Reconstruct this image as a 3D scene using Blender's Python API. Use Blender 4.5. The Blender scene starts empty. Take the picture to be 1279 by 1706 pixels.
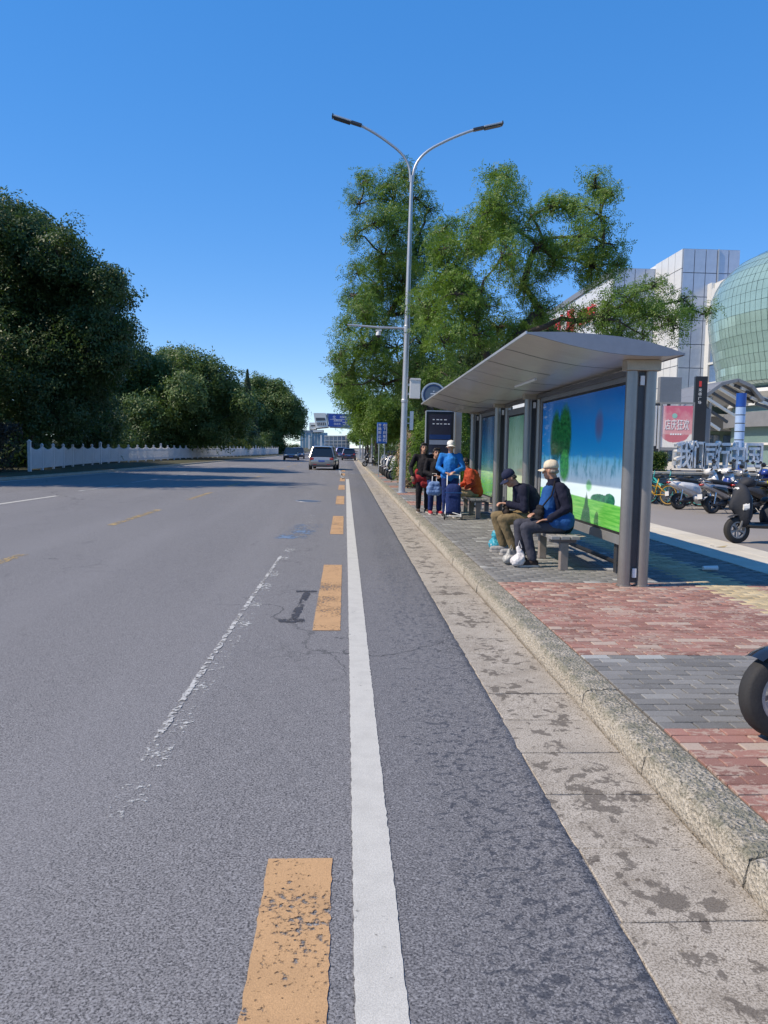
import bpy, bmesh, math, random
import numpy as np
from mathutils import Vector, Matrix

rng = np.random.default_rng(11)
random.seed(5)
S = bpy.context.scene
C = S.collection
PI = math.pi
R = math.radians

# ------------------------------------------------------------------ camera
W, H, F = 1279.0, 1706.0, 1300.0
EYE = Vector((0, 0, 1.6))
CR = Vector((0.99866568, -0.04862395, 0.01739481))
CU = Vector((-0.01336869, 0.08193327, 0.99654815))
CD = Vector((0.04988132, 0.99545098, -0.08117391))
cam = bpy.data.cameras.new('camera')
cam.sensor_fit = 'VERTICAL'
cam.sensor_height = 24.0
cam.lens = F / H * 24.0
cam.clip_start = 0.05
cam.clip_end = 9000
cam_ob = bpy.data.objects.new('camera', cam)
C.objects.link(cam_ob)
cam_ob.matrix_world = Matrix(((CR.x, CU.x, -CD.x, EYE.x), (CR.y, CU.y, -CD.y, EYE.y), (CR.z, CU.z, -CD.z, EYE.z), (0, 0, 0, 1)))
S.camera = cam_ob

# ------------------------------------------------------------------ light
SUN_DIR = Vector((1.0, 0.19, -1.12)).normalized()          # the way the light travels
world = bpy.data.worlds.new('World')
S.world = world
world.use_nodes = True
wn = world.node_tree
wn.nodes.clear()
sky = wn.nodes.new('ShaderNodeTexSky')
sky.sky_type = 'NISHITA'
sky.sun_disc = False
sky.sun_elevation = math.asin(-SUN_DIR.z)
sky.sun_rotation = math.atan2(-SUN_DIR.x, -SUN_DIR.y) % (2 * PI)
sky.altitude = 50
sky.air_density = 0.6
sky.dust_density = 0.0
sky.ozone_density = 3.0
hs = wn.nodes.new('ShaderNodeHueSaturation')
hs.inputs['Saturation'].default_value = 2.15
hs.inputs['Hue'].default_value = 0.512
hs.inputs['Value'].default_value = 2.55
gm = wn.nodes.new('ShaderNodeGamma')
gm.inputs['Gamma'].default_value = 0.42
bg = wn.nodes.new('ShaderNodeBackground')
bg.inputs['Strength'].default_value = 0.15
wo = wn.nodes.new('ShaderNodeOutputWorld')
wn.links.new(sky.outputs[0], gm.inputs['Color'])
wn.links.new(gm.outputs[0], hs.inputs['Color'])
wn.links.new(hs.outputs[0], bg.inputs['Color'])
wn.links.new(bg.outputs[0], wo.inputs['Surface'])
sun = bpy.data.lights.new('sun', 'SUN')
sun.energy = 4.2
sun.angle = R(0.53)
sun.color = (1.0, 0.86, 0.68)
sun_ob = bpy.data.objects.new('sun', sun)
C.objects.link(sun_ob)
sun_ob.rotation_euler = SUN_DIR.to_track_quat('-Z', 'Y').to_euler()
sun_ob.location = (-30, -10, 40)
S.view_settings.view_transform = 'Standard'
S.view_settings.look = 'None'
S.view_settings.exposure = 0.4
S.view_settings.gamma = 1.0
S.view_settings.use_curve_mapping = False
S.cycles.max_bounces = 6
S.cycles.transparent_max_bounces = 8
S.cycles.diffuse_bounces = 3
S.cycles.glossy_bounces = 3
S.cycles.use_denoising = True

# ------------------------------------------------------------------ helpers
def ray(px, py):
    return CR * ((px - W / 2) / F) - CU * ((py - H / 2) / F) + CD

def at(px, py, Y):
    """the point of the place that shows at a pixel, at distance Y down the road"""
    v = ray(px, py)
    return EYE + v * (Y / v.y)

def on(px, py, z=0.0):
    v = ray(px, py)
    return EYE + v * ((z - EYE.z) / v.z)

class MB:
    def __init__(s):
        s.v, s.f = [], []
    def add(s, vs, fs):
        b = len(s.v)
        s.v += [tuple(p) for p in vs]
        s.f += [tuple(b + i for i in q) for q in fs]
        return s
    def box(s, x0, x1, y0, y1, z0, z1, m=None):
        vs = [Vector(p) for p in ((x0, y0, z0), (x1, y0, z0), (x1, y1, z0), (x0, y1, z0), (x0, y0, z1), (x1, y0, z1), (x1, y1, z1), (x0, y1, z1))]
        if m: vs = [m @ p for p in vs]
        return s.add(vs, [(3, 2, 1, 0), (4, 5, 6, 7), (0, 1, 5, 4), (1, 2, 6, 5), (2, 3, 7, 6), (3, 0, 4, 7)])
    def bar(s, a, b, w, h, up=Vector((0, 0, 1))):
        a, b = Vector(a), Vector(b)
        d = (b - a).normalized()
        if abs(d.dot(up)) > .98: up = Vector((0, 1, 0))
        x = d.cross(up).normalized(); z = x.cross(d)
        vs = []
        for p in (a, b):
            for i, j in ((-1, -1), (1, -1), (1, 1), (-1, 1)):
                vs.append(p + x * (i * w / 2) + z * (j * h / 2))
        return s.add(vs, [(3, 2, 1, 0), (4, 5, 6, 7), (0, 1, 5, 4), (1, 2, 6, 5), (2, 3, 7, 6), (3, 0, 4, 7)])
    def tube(s, pts, r, n=8, cap=True):
        pts = [Vector(p) for p in pts]
        k = len(pts)
        if not hasattr(r, '__len__'): r = [r] * k
        t0 = (pts[1] - pts[0]).normalized()
        ref = Vector((0, 0, 1)) if abs(t0.z) < .9 else Vector((1, 0, 0))
        x = t0.cross(ref).normalized()
        vs, fs = [], []
        for i, p in enumerate(pts):
            t = (pts[min(i + 1, k - 1)] - pts[max(i - 1, 0)]).normalized()
            x = (x - t * x.dot(t)).normalized()
            y = t.cross(x)
            for j in range(n):
                a = 2 * PI * j / n
                vs.append(p + (x * math.cos(a) + y * math.sin(a)) * r[i])
        for i in range(k - 1):
            for j in range(n):
                a, b = i * n + j, i * n + (j + 1) % n
                fs.append((a, b, b + n, a + n))
        if cap:
            fs.append(tuple(range(n))[::-1]); fs.append(tuple((k - 1) * n + j for j in range(n)))
        return s.add(vs, fs)
    def lathe(s, prof, n=24, m=None, a0=0., a1=2 * PI):
        """profile of (r, h) turned round local z"""
        full = abs(a1 - a0 - 2 * PI) < 1e-6
        vs, fs = [], []
        cols = n if full else n + 1
        for r, h in prof:
            for j in range(cols):
                a = a0 + (a1 - a0) * j / n
                vs.append(Vector((r * math.cos(a), r * math.sin(a), h)))
        if m: vs = [m @ p for p in vs]
        for i in range(len(prof) - 1):
            for j in range(n):
                a, b = i * cols + j, i * cols + (j + 1) % cols
                fs.append((a, b, b + cols, a + cols))
        return s.add(vs, fs)
    def loft(s, secs, n=16, e=2.6, cap=True):
        """rings across local y: (y, zc, half_w, half_h[, xc])"""
        vs, fs = [], []
        for q in secs:
            y, zc, hw, hh = q[:4]; xc = q[4] if len(q) > 4 else 0
            for j in range(n):
                a = 2 * PI * (j + .5) / n
                c, d = math.cos(a), math.sin(a)
                vs.append((xc + hw * math.copysign(abs(c) ** (2 / e), c), y, zc + hh * math.copysign(abs(d) ** (2 / e), d)))
        k = len(secs)
        for i in range(k - 1):
            for j in range(n):
                a, b = i * n + j, i * n + (j + 1) % n
                fs.append((b, a, a + n, b + n))
        if cap:
            fs.append(tuple(range(n))); fs.append(tuple((k - 1) * n + j for j in range(n))[::-1])
        return s.add(vs, fs)
    def prism(s, poly, ax, d0, d1):
        """poly of 2-D points extruded along axis ax ('x': poly is (y,z), 'y': (x,z), 'z': (x,y))"""
        def P(p, d):
            return {'x': (d, p[0], p[1]), 'y': (p[0], d, p[1]), 'z': (p[0], p[1], d)}[ax]
        n = len(poly)
        vs = [P(p, d0) for p in poly] + [P(p, d1) for p in poly]
        fs = [tuple(range(n))[::-1], tuple(range(n, 2 * n))]
        for i in range(n):
            j = (i + 1) % n
            fs.append((i, j, n + j, n + i))
        return s.add(vs, fs)
    def ball(s, c, r, n=12):
        c = Vector(c)
        if not hasattr(r, '__len__'): r = (r, r, r)
        prof = [(math.sin(PI * i / (n // 2)), -math.cos(PI * i / (n // 2))) for i in range(n // 2 + 1)]
        prof[0] = (1e-3, -1); prof[-1] = (1e-3, 1)
        return s.lathe(prof, n, Matrix.Translation(c) @ Matrix.Diagonal((r[0], r[1], r[2], 1)))
    def build(s, name, mat, parent=None, smooth=False, bevel=0, seg=2, label=None, loc=None, flip=True):
        me = bpy.data.meshes.new(name)
        me.from_pydata(s.v, [], s.f)
        bm = bmesh.new(); bm.from_mesh(me)
        if flip: bmesh.ops.recalc_face_normals(bm, faces=bm.faces)
        if bevel:
            bmesh.ops.remove_doubles(bm, verts=bm.verts, dist=1e-5)
            ed = [e for e in bm.edges if len(e.link_faces) == 2 and e.calc_face_angle(0) > R(28)]
            bmesh.ops.bevel(bm, geom=ed, offset=bevel, segments=seg, profile=.5, affect='EDGES', clamp_overlap=True)
        bm.to_mesh(me); bm.free()
        if smooth:
            me.polygons.foreach_set('use_smooth', [True] * len(me.polygons))
            if smooth != 'all': me.set_sharp_from_angle(angle=R(38))
        me.materials.append(mat)
        o = bpy.data.objects.new(name, me)
        C.objects.link(o)
        if parent: o.parent = parent
        if loc is not None: o.location = loc
        if label: o['label'] = label
        return o

def tag(o, label=None, cat=None, group=None, kind=None):
    if label: o['label'] = label
    if cat: o['category'] = cat
    if group: o['group'] = group
    if kind: o['kind'] = kind
    return o

def thing(name, label, cat, loc=(0, 0, 0), rz=0., group=None):
    o = bpy.data.objects.new(name, None)
    C.objects.link(o)
    o.location = loc
    o.rotation_euler = (0, 0, rz)
    o.empty_display_size = .2
    return tag(o, label, cat, group)

def inst(o, name=None, parent=None, loc=None, rot=None):
    c = o.copy()
    if name: c.name = name
    C.objects.link(c)
    if parent: c.parent = parent
    if loc is not None: c.location = loc
    if rot is not None: c.rotation_euler = rot
    return c

def copy_tree(o, parent=None):
    c = o.copy()
    C.objects.link(c)
    if parent: c.parent = parent
    for ch in list(o.children):
        d = copy_tree(ch, c)
    return c

def np_mesh(name, V, Q, mat, parent=None, smooth=False):
    me = bpy.data.meshes.new(name)
    k = Q.shape[1]
    me.vertices.add(len(V)); me.vertices.foreach_set('co', np.ascontiguousarray(V, dtype=np.float32).ravel())
    me.loops.add(Q.size); me.loops.foreach_set('vertex_index', np.ascontiguousarray(Q, dtype=np.int32).ravel())
    me.polygons.add(len(Q))
    me.polygons.foreach_set('loop_start', np.arange(0, Q.size, k, dtype=np.int32))
    me.update(calc_edges=True)
    me.validate()
    if smooth: me.polygons.foreach_set('use_smooth', [True] * len(me.polygons))
    me.materials.append(mat)
    o = bpy.data.objects.new(name, me)
    C.objects.link(o)
    if parent: o.parent = parent
    return o

TMP = bpy.data.scenes.new('workbench')
def realise(o):
    """the evaluated mesh of an object that is not part of the scene"""
    TMP.collection.objects.link(o)
    with bpy.context.temp_override(scene=TMP, view_layer=TMP.view_layers[0]):
        dg = bpy.context.evaluated_depsgraph_get()
        me = bpy.data.meshes.new_from_object(o.evaluated_get(dg))
    return me

def text(s, size, mat, name, parent, m, depth=.004, bold=0.):
    cu = bpy.data.curves.new(name, 'FONT')
    cu.body = s; cu.size = size; cu.extrude = depth; cu.offset = bold
    cu.align_x = 'CENTER'; cu.align_y = 'CENTER'
    t = bpy.data.objects.new(name, cu)
    me = realise(t)
    bpy.data.objects.remove(t); bpy.data.curves.remove(cu)
    me.materials.clear(); me.materials.append(mat)
    o = bpy.data.objects.new(name, me)
    C.objects.link(o)
    if parent: o.parent = parent
    o.matrix_local = m
    return o

FACE_CAM = Matrix(((1, 0, 0, 0), (0, 0, -1, 0), (0, 1, 0, 0), (0, 0, 0, 1)))           # text upright, read from -Y
FACE_ROAD = Matrix(((0, 0, -1, 0), (-1, 0, 0, 0), (0, 1, 0, 0), (0, 0, 0, 1)))         # read from -X

# ------------------------------------------------------------------ materials
class NT:
    def __init__(s, name):
        s.m = bpy.data.materials.new(name); s.m.use_nodes = True
        s.t = s.m.node_tree; s.t.nodes.clear()
        s.out = s.n('ShaderNodeOutputMaterial')
        s.b = s.n('ShaderNodeBsdfPrincipled')
        s.l(s.b.outputs[0], s.out.inputs[0])
    def n(s, k, **kw):
        x = s.t.nodes.new(k)
        for a, b in kw.items(): setattr(x, a, b)
        return x
    def l(s, a, b): s.t.links.new(a, b)
    def put(s, sock, v):
        if hasattr(v, 'is_output'): s.l(v, sock)
        elif hasattr(v, '__len__') and len(v) == 3 and sock.type == 'RGBA': sock.default_value = (*v, 1)
        else: sock.default_value = v
    def pos(s): return s.n('ShaderNodeNewGeometry').outputs['Position']
    def obj(s): return s.n('ShaderNodeTexCoord').outputs['Object']
    def sep(s, v):
        x = s.n('ShaderNodeSeparateXYZ'); s.l(v, x.inputs[0]); return x.outputs
    def comb(s, x, y, z=0.):
        c = s.n('ShaderNodeCombineXYZ')
        for i, q in enumerate((x, y, z)): s.put(c.inputs[i], q)
        return c.outputs[0]
    def scale(s, v, k):
        x = s.n('ShaderNodeMapping'); s.l(v, x.inputs[0]); x.inputs['Scale'].default_value = k; return x.outputs[0]
    def noise(s, v, sc, det=3, ro=.55, dist=0.):
        x = s.n('ShaderNodeTexNoise'); s.l(v, x.inputs['Vector'])
        x.inputs['Scale'].default_value = sc; x.inputs['Detail'].default_value = det
        x.inputs['Roughness'].default_value = ro; x.inputs['Distortion'].default_value = dist
        return x.outputs['Fac']
    def vor(s, v, sc, feat='F1', out='Distance'):
        x = s.n('ShaderNodeTexVoronoi', feature=feat); s.l(v, x.inputs['Vector']); x.inputs['Scale'].default_value = sc
        return x.outputs[out]
    def white(s, v):
        x = s.n('ShaderNodeTexWhiteNoise', noise_dimensions='3D'); s.l(v, x.inputs['Vector']); return x.outputs['Value']
    def ma(s, op, a, b=0., c=0., clamp=False):
        x = s.n('ShaderNodeMath', operation=op, use_clamp=clamp)
        for i, q in enumerate((a, b, c)): s.put(x.inputs[i], q)
        return x.outputs[0]
    def step(s, v, lo, hi):
        x = s.n('ShaderNodeMapRange', clamp=True); s.put(x.inputs[0], v)
        x.inputs[1].default_value = lo; x.inputs[2].default_value = hi
        return x.outputs[0]
    def mix(s, f, a, b, mode='MIX'):
        x = s.n('ShaderNodeMix', data_type='RGBA', blend_type=mode)
        s.put(x.inputs[0], f); s.put(x.inputs[6], a); s.put(x.inputs[7], b)
        return x.outputs[2]
    def ramp(s, f, stops, interp='LINEAR'):
        x = s.n('ShaderNodeValToRGB'); s.put(x.inputs[0], f)
        r = x.color_ramp; r.interpolation = interp
        while len(r.elements) < len(stops): r.elements.new(.5)
        for e, (p, c) in zip(r.elements, stops): e.position = p; e.color = (*c, 1)
        return x.outputs[0]
    def bump(s, h, strength=.3, dist=.01):
        x = s.n('ShaderNodeBump'); x.inputs['Strength'].default_value = strength; x.inputs['Distance'].default_value = dist
        s.put(x.inputs['Height'], h); s.l(x.outputs[0], s.b.inputs['Normal'])
    def set(s, **k):
        names = dict(col='Base Color', rough='Roughness', metal='Metallic', spec='Specular IOR Level', trans='Transmission Weight', alpha='Alpha', coat='Coat Weight', ior='IOR')
        for a, v in k.items(): s.put(s.b.inputs[names[a]], v)
        return s

def sc(c, k): return tuple(min(1, max(0, x * k)) for x in c)

def P(name, col, rough=.5, metal=0., var=.12, vs=6., bump=0., bs=60., spec=.5, coat=0., world_pos=False):
    """a plain surface with wear: colour drifts in two scales, roughness follows"""
    q = NT(name)
    v = q.pos() if world_pos else q.obj()
    a = q.noise(v, vs, 4)
    b = q.noise(v, vs * 9, 2)
    f = q.ma('ADD', q.ma('MULTIPLY', a, .65), q.ma('MULTIPLY', b, .35))
    q.set(col=q.mix(q.step(f, .3, .7), sc(col, 1 - var), sc(col, 1 + var)), metal=metal, spec=spec, coat=coat)
    q.set(rough=q.ma('ADD', rough - .08, q.ma('MULTIPLY', a, .16)))
    if bump: q.bump(q.noise(v, bs, 3), bump, .01)
    return q.m

M = {}
M['steel'] = P('brushed_steel', (.31, .29, .27), .36, .65, .1, 2.)
M['steel_dark'] = P('dark_steel', (.16, .16, .17), .4, .7, .15, 2.)
M['galv'] = P('galvanised_steel', (.48, .50, .52), .42, .55, .12, 1.2)
M['black'] = P('black_plastic', (.018, .018, .02), .42, 0, .25, 4)
M['rubber'] = P('tyre_rubber', (.022, .022, .023), .8, 0, .3, 9, .2, 90)
M['chrome'] = P('polished_metal', (.6, .6, .6), .22, 1., .06, 5)
M['white'] = P('white_plastic', (.74, .74, .73), .38, 0, .06, 3)
M['dgrey'] = P('dark_grey_metal', (.06, .062, .07), .4, .3, .2, 2)
M['mgrey'] = P('mid_grey_metal', (.22, .225, .235), .45, .2, .12, 2)
M['concrete'] = P('weathered_concrete', (.36, .345, .31), .9, 0, .2, 1.4, .5, 40)
M['glass_dark'] = P('tinted_glass', (.012, .015, .018), .06, 0, .1, 1, spec=.8)
M['red_lens'] = P('red_lens', (.35, .012, .012), .2, 0, .1, 8, spec=.7)
M['clear_lens'] = P('clear_lens', (.7, .7, .68), .12, 0, .05, 8, spec=.8)
M['bark'] = P('tree_bark', (.062, .05, .04), .95, 0, .35, 5, .9, 25, world_pos=True)
M['skin'] = P('skin', (.42, .23, .155), .55, 0, .1, 9)
M['hair'] = P('hair', (.015, .012, .011), .6, 0, .3, 40)
# ------------------------------------------------------------------ ground, road, pavement
def m_asphalt():
    q = NT('asphalt')
    p = q.pos(); s = q.sep(p)
    wob = q.ma('MULTIPLY', q.ma('SUBTRACT', q.noise(p, .35, 2), .5), .08)
    side = q.step(q.ma('ADD', s[0], wob), .13, .17)                       # darker seal coat right of the edge line
    grain = q.noise(p, 120, 3, .75)
    stone = q.vor(p, 62)
    mid = q.noise(p, 9, 3)
    big = q.noise(q.scale(p, (.55, .12, 1)), 1.0, 4)
    base = q.mix(q.step(big, .3, .7), (.160, .158, .162), (.200, .197, .198))
    base = q.mix(q.step(mid, .35, .75), base, (.198, .194, .195))
    dark = q.mix(q.step(mid, .3, .7), (.118, .118, .125), (.152, .151, .157))
    base = q.mix(side, base, dark)
    base = q.mix(q.ma('MULTIPLY', q.step(grain, .5, .64), .5), base, (.33, .33, .345))
    base = q.mix(q.ma('MULTIPLY', q.step(grain, .5, .38), .9), base, (.018, .019, .024))
    cell = q.sep(q.vor(p, 150, 'F1', 'Color'))
    base = q.mix(q.ma('MULTIPLY', q.step(cell[0], .72, 1.), .5), base, (.36, .36, .37))
    base = q.mix(q.ma('MULTIPLY', q.step(cell[1], .72, 1.), .7), base, (.03, .031, .036))
    # wheel tracks polished along the lanes, and drips of oil between them
    tx = q.ma('ADD', s[0], q.ma('MULTIPLY', q.ma('SUBTRACT', q.noise(q.scale(p, (.3, .05, 1)), 1, 2), .5), .8))
    trk = q.ma('MULTIPLY', q.step(q.ma('SINE', q.ma('MULTIPLY', tx, 3.6)), -.2, .9), q.step(q.noise(q.scale(p, (1.5, .12, 1)), 1, 4), .35, .65))
    base = q.mix(q.ma('MULTIPLY', trk, .30), base, (.215, .213, .22))
    oil = q.ma('MULTIPLY', q.step(q.noise(q.scale(p, (2.2, .5, 1)), 1.6, 5, .65), .60, .68), q.step(q.noise(p, .3, 2), .48, .58))
    base = q.mix(q.ma('MULTIPLY', oil, .35), base, (.06, .06, .066))
    # cracks in the old surface
    ck = q.n('ShaderNodeTexVoronoi', feature='DISTANCE_TO_EDGE')
    wp = q.n('ShaderNodeVectorMath', operation='ADD'); q.l(p, wp.inputs[0])
    nz = q.n('ShaderNodeTexNoise'); q.l(p, nz.inputs['Vector']); nz.inputs['Scale'].default_value = 1.2; nz.inputs['Detail'].default_value = 5
    q.l(nz.outputs['Color'], wp.inputs[1]); q.l(q.scale(wp.outputs[0], (.16, .10, 1)), ck.inputs['Vector']); ck.inputs['Scale'].default_value = 1.0
    crack = q.ma('MULTIPLY', q.step(ck.outputs[0], .003, .001), q.step(q.noise(p, .12, 2), .44, .52))
    base = q.mix(q.ma('MULTIPLY', crack, .7), base, (.035, .036, .04))
    # water splashed over the strip beside the gutter
    wv = q.scale(p, (1, 1.25, 1))
    spl = q.ma('MAXIMUM', q.noise(wv, 19, 4, .62, .6), q.ma('ADD', q.noise(q.scale(p, (1, .8, 1)), 34, 2, .5, .1), -.075))
    dens = q.ma('MULTIPLY', q.step(s[0], .30, .55), .085)
    wet = q.step(q.ma('ADD', spl, dens), .635, .66)
    lim = q.ma('MULTIPLY', q.step(s[0], .22, .3), q.step(q.noise(p, .4, 2), .3, .5))
    wet = q.ma('MULTIPLY', wet, lim)
    base = q.mix(q.ma('MULTIPLY', wet, .62), base, (.030, .032, .040))
    q.set(col=base, spec=.35, rough=q.ma('SUBTRACT', .88, q.ma('MULTIPLY', wet, .3)))
    q.bump(q.ma('ADD', grain, q.ma('MULTIPLY', stone, .6)), .3, .004)
    return q.m

def m_paint(name, col, worn, wear_scale=28.):
    """road paint; the bare asphalt shows where it has worn off"""
    q = NT(name)
    p = q.pos()
    a = q.noise(p, wear_scale, 4, .65); b = q.noise(p, 2.2, 3); g = q.noise(p, 190, 2, .7)
    f = q.ma('ADD', q.ma('MULTIPLY', a, .6), q.ma('MULTIPLY', b, .4))
    cover = q.step(f, worn - .035, worn + .035)
    c = q.mix(q.step(g, .3, .7), sc(col, .78), sc(col, 1.12))
    c = q.mix(q.ma('MULTIPLY', q.step(q.noise(p, 6, 4), .45, .75), .35), c, sc(col, .6))
    q.set(col=c, rough=.75, alpha=cover)
    q.bump(g, .4, .004)
    return q.m

def m_brick(name, col, worn_col, amount):
    q = NT(name)
    p = q.pos(); s = q.sep(p)
    row = q.ma('FLOOR', q.ma('DIVIDE', s[1], .1))
    off = q.ma('MULTIPLY', q.ma('MODULO', row, 2.), .1)
    colm = q.ma('FLOOR', q.ma('DIVIDE', q.ma('ADD', q.ma('SUBTRACT', s[0], 1.722), off), .2))
    w = q.white(q.comb(colm, row, 0.))
    c = q.ramp(w, [(0, sc(col, .72)), (.5, col), (.93, sc(col, 1.22)), (.96, sc(worn_col, .95))])
    n = q.noise(q.scale(p, (1, 1.6, 1)), 16, 6, .7, .3)
    th = q.ma('ADD', n, q.ma('MULTIPLY', q.ma('SUBTRACT', q.white(q.comb(row, colm, 3.)), .5), .17))
    c = q.mix(q.ma('MULTIPLY', q.step(th, amount, amount + .07), .72), c, worn_col)
    gr = q.noise(p, 160, 2, .7)
    c = q.mix(q.ma('MULTIPLY', q.step(gr, .52, .75), .35), c, sc(worn_col, 1.15))
    c = q.mix(q.ma('MULTIPLY', q.step(gr, .46, .28), .35), c, sc(col, .45))
    c = q.mix(q.ma('MULTIPLY', q.step(q.noise(p, 1.3, 4), .5, .75), .3), c, sc(worn_col, .75))
    q.set(col=c, rough=.9, spec=.3)
    q.bump(gr, .5, .004)
    return q.m

def m_gutter():
    q = NT('gutter_slab_concrete')
    p = q.pos(); s = q.sep(p)
    sl = q.ma('FLOOR', q.ma('DIVIDE', s[1], .4975))
    w = q.white(q.comb(sl, 1.3, 0.))
    c = q.ramp(w, [(0, (.30, .265, .215)), (1, (.375, .335, .275))])
    g = q.noise(p, 130, 2, .7); m = q.noise(p, 11, 4)
    c = q.mix(q.step(m, .35, .7), c, (.41, .37, .31))
    c = q.mix(q.ma('MULTIPLY', q.step(g, .5, .62), .6), c, (.50, .465, .41))
    c = q.mix(q.ma('MULTIPLY', q.step(g, .5, .38), .7), c, (.10, .088, .072))
    c = q.mix(q.ma('MULTIPLY', q.step(q.noise(p, 2.3, 5, .7), .5, .7), .45), c, (.17, .145, .115))
    d = q.ma('ABSOLUTE', q.ma('SUBTRACT', s[0], 1.18))
    n1 = q.noise(q.scale(p, (1.2, .8, 1)), 4.6, 6, .68, .5)
    n2 = q.noise(p, 14, 3, .6, .5)
    wet = q.step(q.ma('SUBTRACT', q.ma('ADD', q.ma('MULTIPLY', n1, .65), q.ma('MULTIPLY', n2, .35)), q.ma('MULTIPLY', d, .2)), .515, .54)
    c = q.mix(q.ma('MULTIPLY', wet, .75), c, (.10, .083, .064))
    dots = q.ma('MULTIPLY', q.step(q.noise(p, 30, 2, .5, .3), .655, .675), q.step(q.noise(p, 2.6, 2), .42, .55))
    c = q.mix(q.ma('MULTIPLY', dots, .75), c, (.09, .072, .055))
    q.set(col=c, rough=q.ma('SUBTRACT', .92, q.ma('MULTIPLY', wet, .35)), spec=.3)
    q.bump(g, .5, .004)
    return q.m

def m_kerb():
    q = NT('kerb_granite')
    p = q.pos(); s = q.sep(p)
    g = q.noise(p, 75, 3, .7); v = q.vor(p, 48); m = q.noise(p, 5, 4)
    c = q.mix(q.step(m, .3, .7), (.37, .325, .255), (.47, .425, .345))
    c = q.mix(q.ma('MULTIPLY', q.step(g, .5, .62), .6), c, (.60, .56, .49))
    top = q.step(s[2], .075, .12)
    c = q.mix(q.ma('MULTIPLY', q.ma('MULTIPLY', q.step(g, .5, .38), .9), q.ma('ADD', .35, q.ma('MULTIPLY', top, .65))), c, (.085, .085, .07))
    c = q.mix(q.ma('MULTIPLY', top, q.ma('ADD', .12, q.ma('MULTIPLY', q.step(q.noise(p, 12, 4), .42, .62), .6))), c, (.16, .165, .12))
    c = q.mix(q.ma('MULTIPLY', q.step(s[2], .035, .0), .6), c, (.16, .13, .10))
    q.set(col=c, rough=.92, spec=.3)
    q.bump(q.ma('ADD', q.ma('MULTIPLY', g, 1.4), v), 1., .012)
    return q.m

def m_soil():
    q = NT('dry_soil')
    p = q.pos()
    c = q.mix(q.step(q.noise(p, .5, 5), .35, .65), (.075, .062, .045), (.06, .07, .03))
    c = q.mix(q.ma('MULTIPLY', q.step(q.noise(p, 30, 3), .5, .7), .5), c, (.13, .11, .08))
    q.set(col=c, rough=.95, spec=.2); q.bump(q.noise(p, 25, 4), .6, .03)
    return q.m

def m_slab():
    q = NT('light_stone_paving')
    p = q.pos(); s = q.sep(p)
    w = q.white(q.comb(q.ma('FLOOR', q.ma('DIVIDE', s[0], .4)), q.ma('FLOOR', q.ma('DIVIDE', s[1], .4)), 0.))
    c = q.ramp(w, [(0, (.50, .465, .385)), (1, (.58, .54, .455))])
    c = q.mix(q.ma('MULTIPLY', q.step(q.noise(p, 1.5, 5), .5, .75), .4), c, (.27, .25, .21))
    c = q.mix(q.ma('MULTIPLY', q.step(q.noise(p, 120, 2), .5, .7), .3), c, (.56, .54, .48))
    q.set(col=c, rough=.9, spec=.3)
    return q.m

def m_lane():
    q = NT('pale_lane_asphalt')
    p = q.pos()
    c = q.mix(q.step(q.noise(q.scale(p, (1, .5, 1)), .5, 5), .3, .7), (.215, .20, .19), (.275, .255, .24))
    g = q.noise(p, 150, 2, .7)
    c = q.mix(q.ma('MULTIPLY', q.step(g, .5, .72), .4), c, (.38, .36, .34))
    c = q.mix(q.ma('MULTIPLY', q.step(g, .48, .3), .4), c, (.08, .08, .08))
    q.set(col=c, rough=.9, spec=.3); q.bump(g, .4, .004)
    return q.m

M['asphalt'] = m_asphalt()
M['wline'] = m_paint('white_road_paint', (.51, .50, .455), .35)
M['wold'] = m_paint('old_white_road_paint', (.56, .57, .55), .575, 26.)
M['wedge'] = m_paint('old_white_paint_edge', (.5, .5, .48), .49, 18.)
M['wfade'] = m_paint('faded_white_road_paint', (.42, .43, .42), .47, 24.)
M['oline'] = m_paint('orange_road_paint', (.49, .30, .145), .425, 40.)
M['yfade'] = m_paint('faded_yellow_road_paint', (.42, .31, .14), .50, 24.)
M['red_brick'] = m_brick('red_paving_brick', (.27, .137, .112), (.42, .335, .275), .52)
M['grey_brick'] = m_brick('grey_paving_brick', (.17, .169, .165), (.36, .37, .36), .665)
M['yellow_brick'] = m_brick('yellow_tactile_brick', (.44, .355, .215), (.50, .44, .30), .6)
M['gutter'] = m_gutter(); M['kerb'] = m_kerb(); M['soil'] = m_soil(); M['slab'] = m_slab(); M['lane'] = m_lane()
M['joint'] = P('joint_sand', (.11, .095, .075), .95, 0, .3, 30, world_pos=True)

def sheet(name, pts, z, mat):
    b = MB(); b.add([(x, y, z) for x, y in pts], [tuple(range(len(pts)))])
    return tag(b.build(name, mat, flip=False), kind='structure')

sheet('ground', [(-3000, -200), (3000, -200), (3000, 5000), (-3000, 5000)], -.06, M['soil'])
LEFT = [(-14.9, -20), (-14.6, 20), (-14.05, 33), (-13.3, 44), (-12.7, 65), (-11.6, 110), (-11.2, 160), (-12, 320), (-14, 600)]
b = MB()
ROADR = [1.47, .95]
for (x0, y0), (x1, y1) in zip(LEFT[:-1], LEFT[1:]):
    n = max(1, int((y1 - y0) / 8))
    for i in range(n):
        a, c = i / n, (i + 1) / n
        b.add([(x0 + (x1 - x0) * a, y0 + (y1 - y0) * a, 0), (1.475, y0 + (y1 - y0) * a, 0), (1.475, y0 + (y1 - y0) * c, 0), (x0 + (x1 - x0) * c, y0 + (y1 - y0) * c, 0)], [(0, 1, 2, 3)])
tag(b.build('road', M['asphalt'], flip=False), kind='structure')

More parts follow.
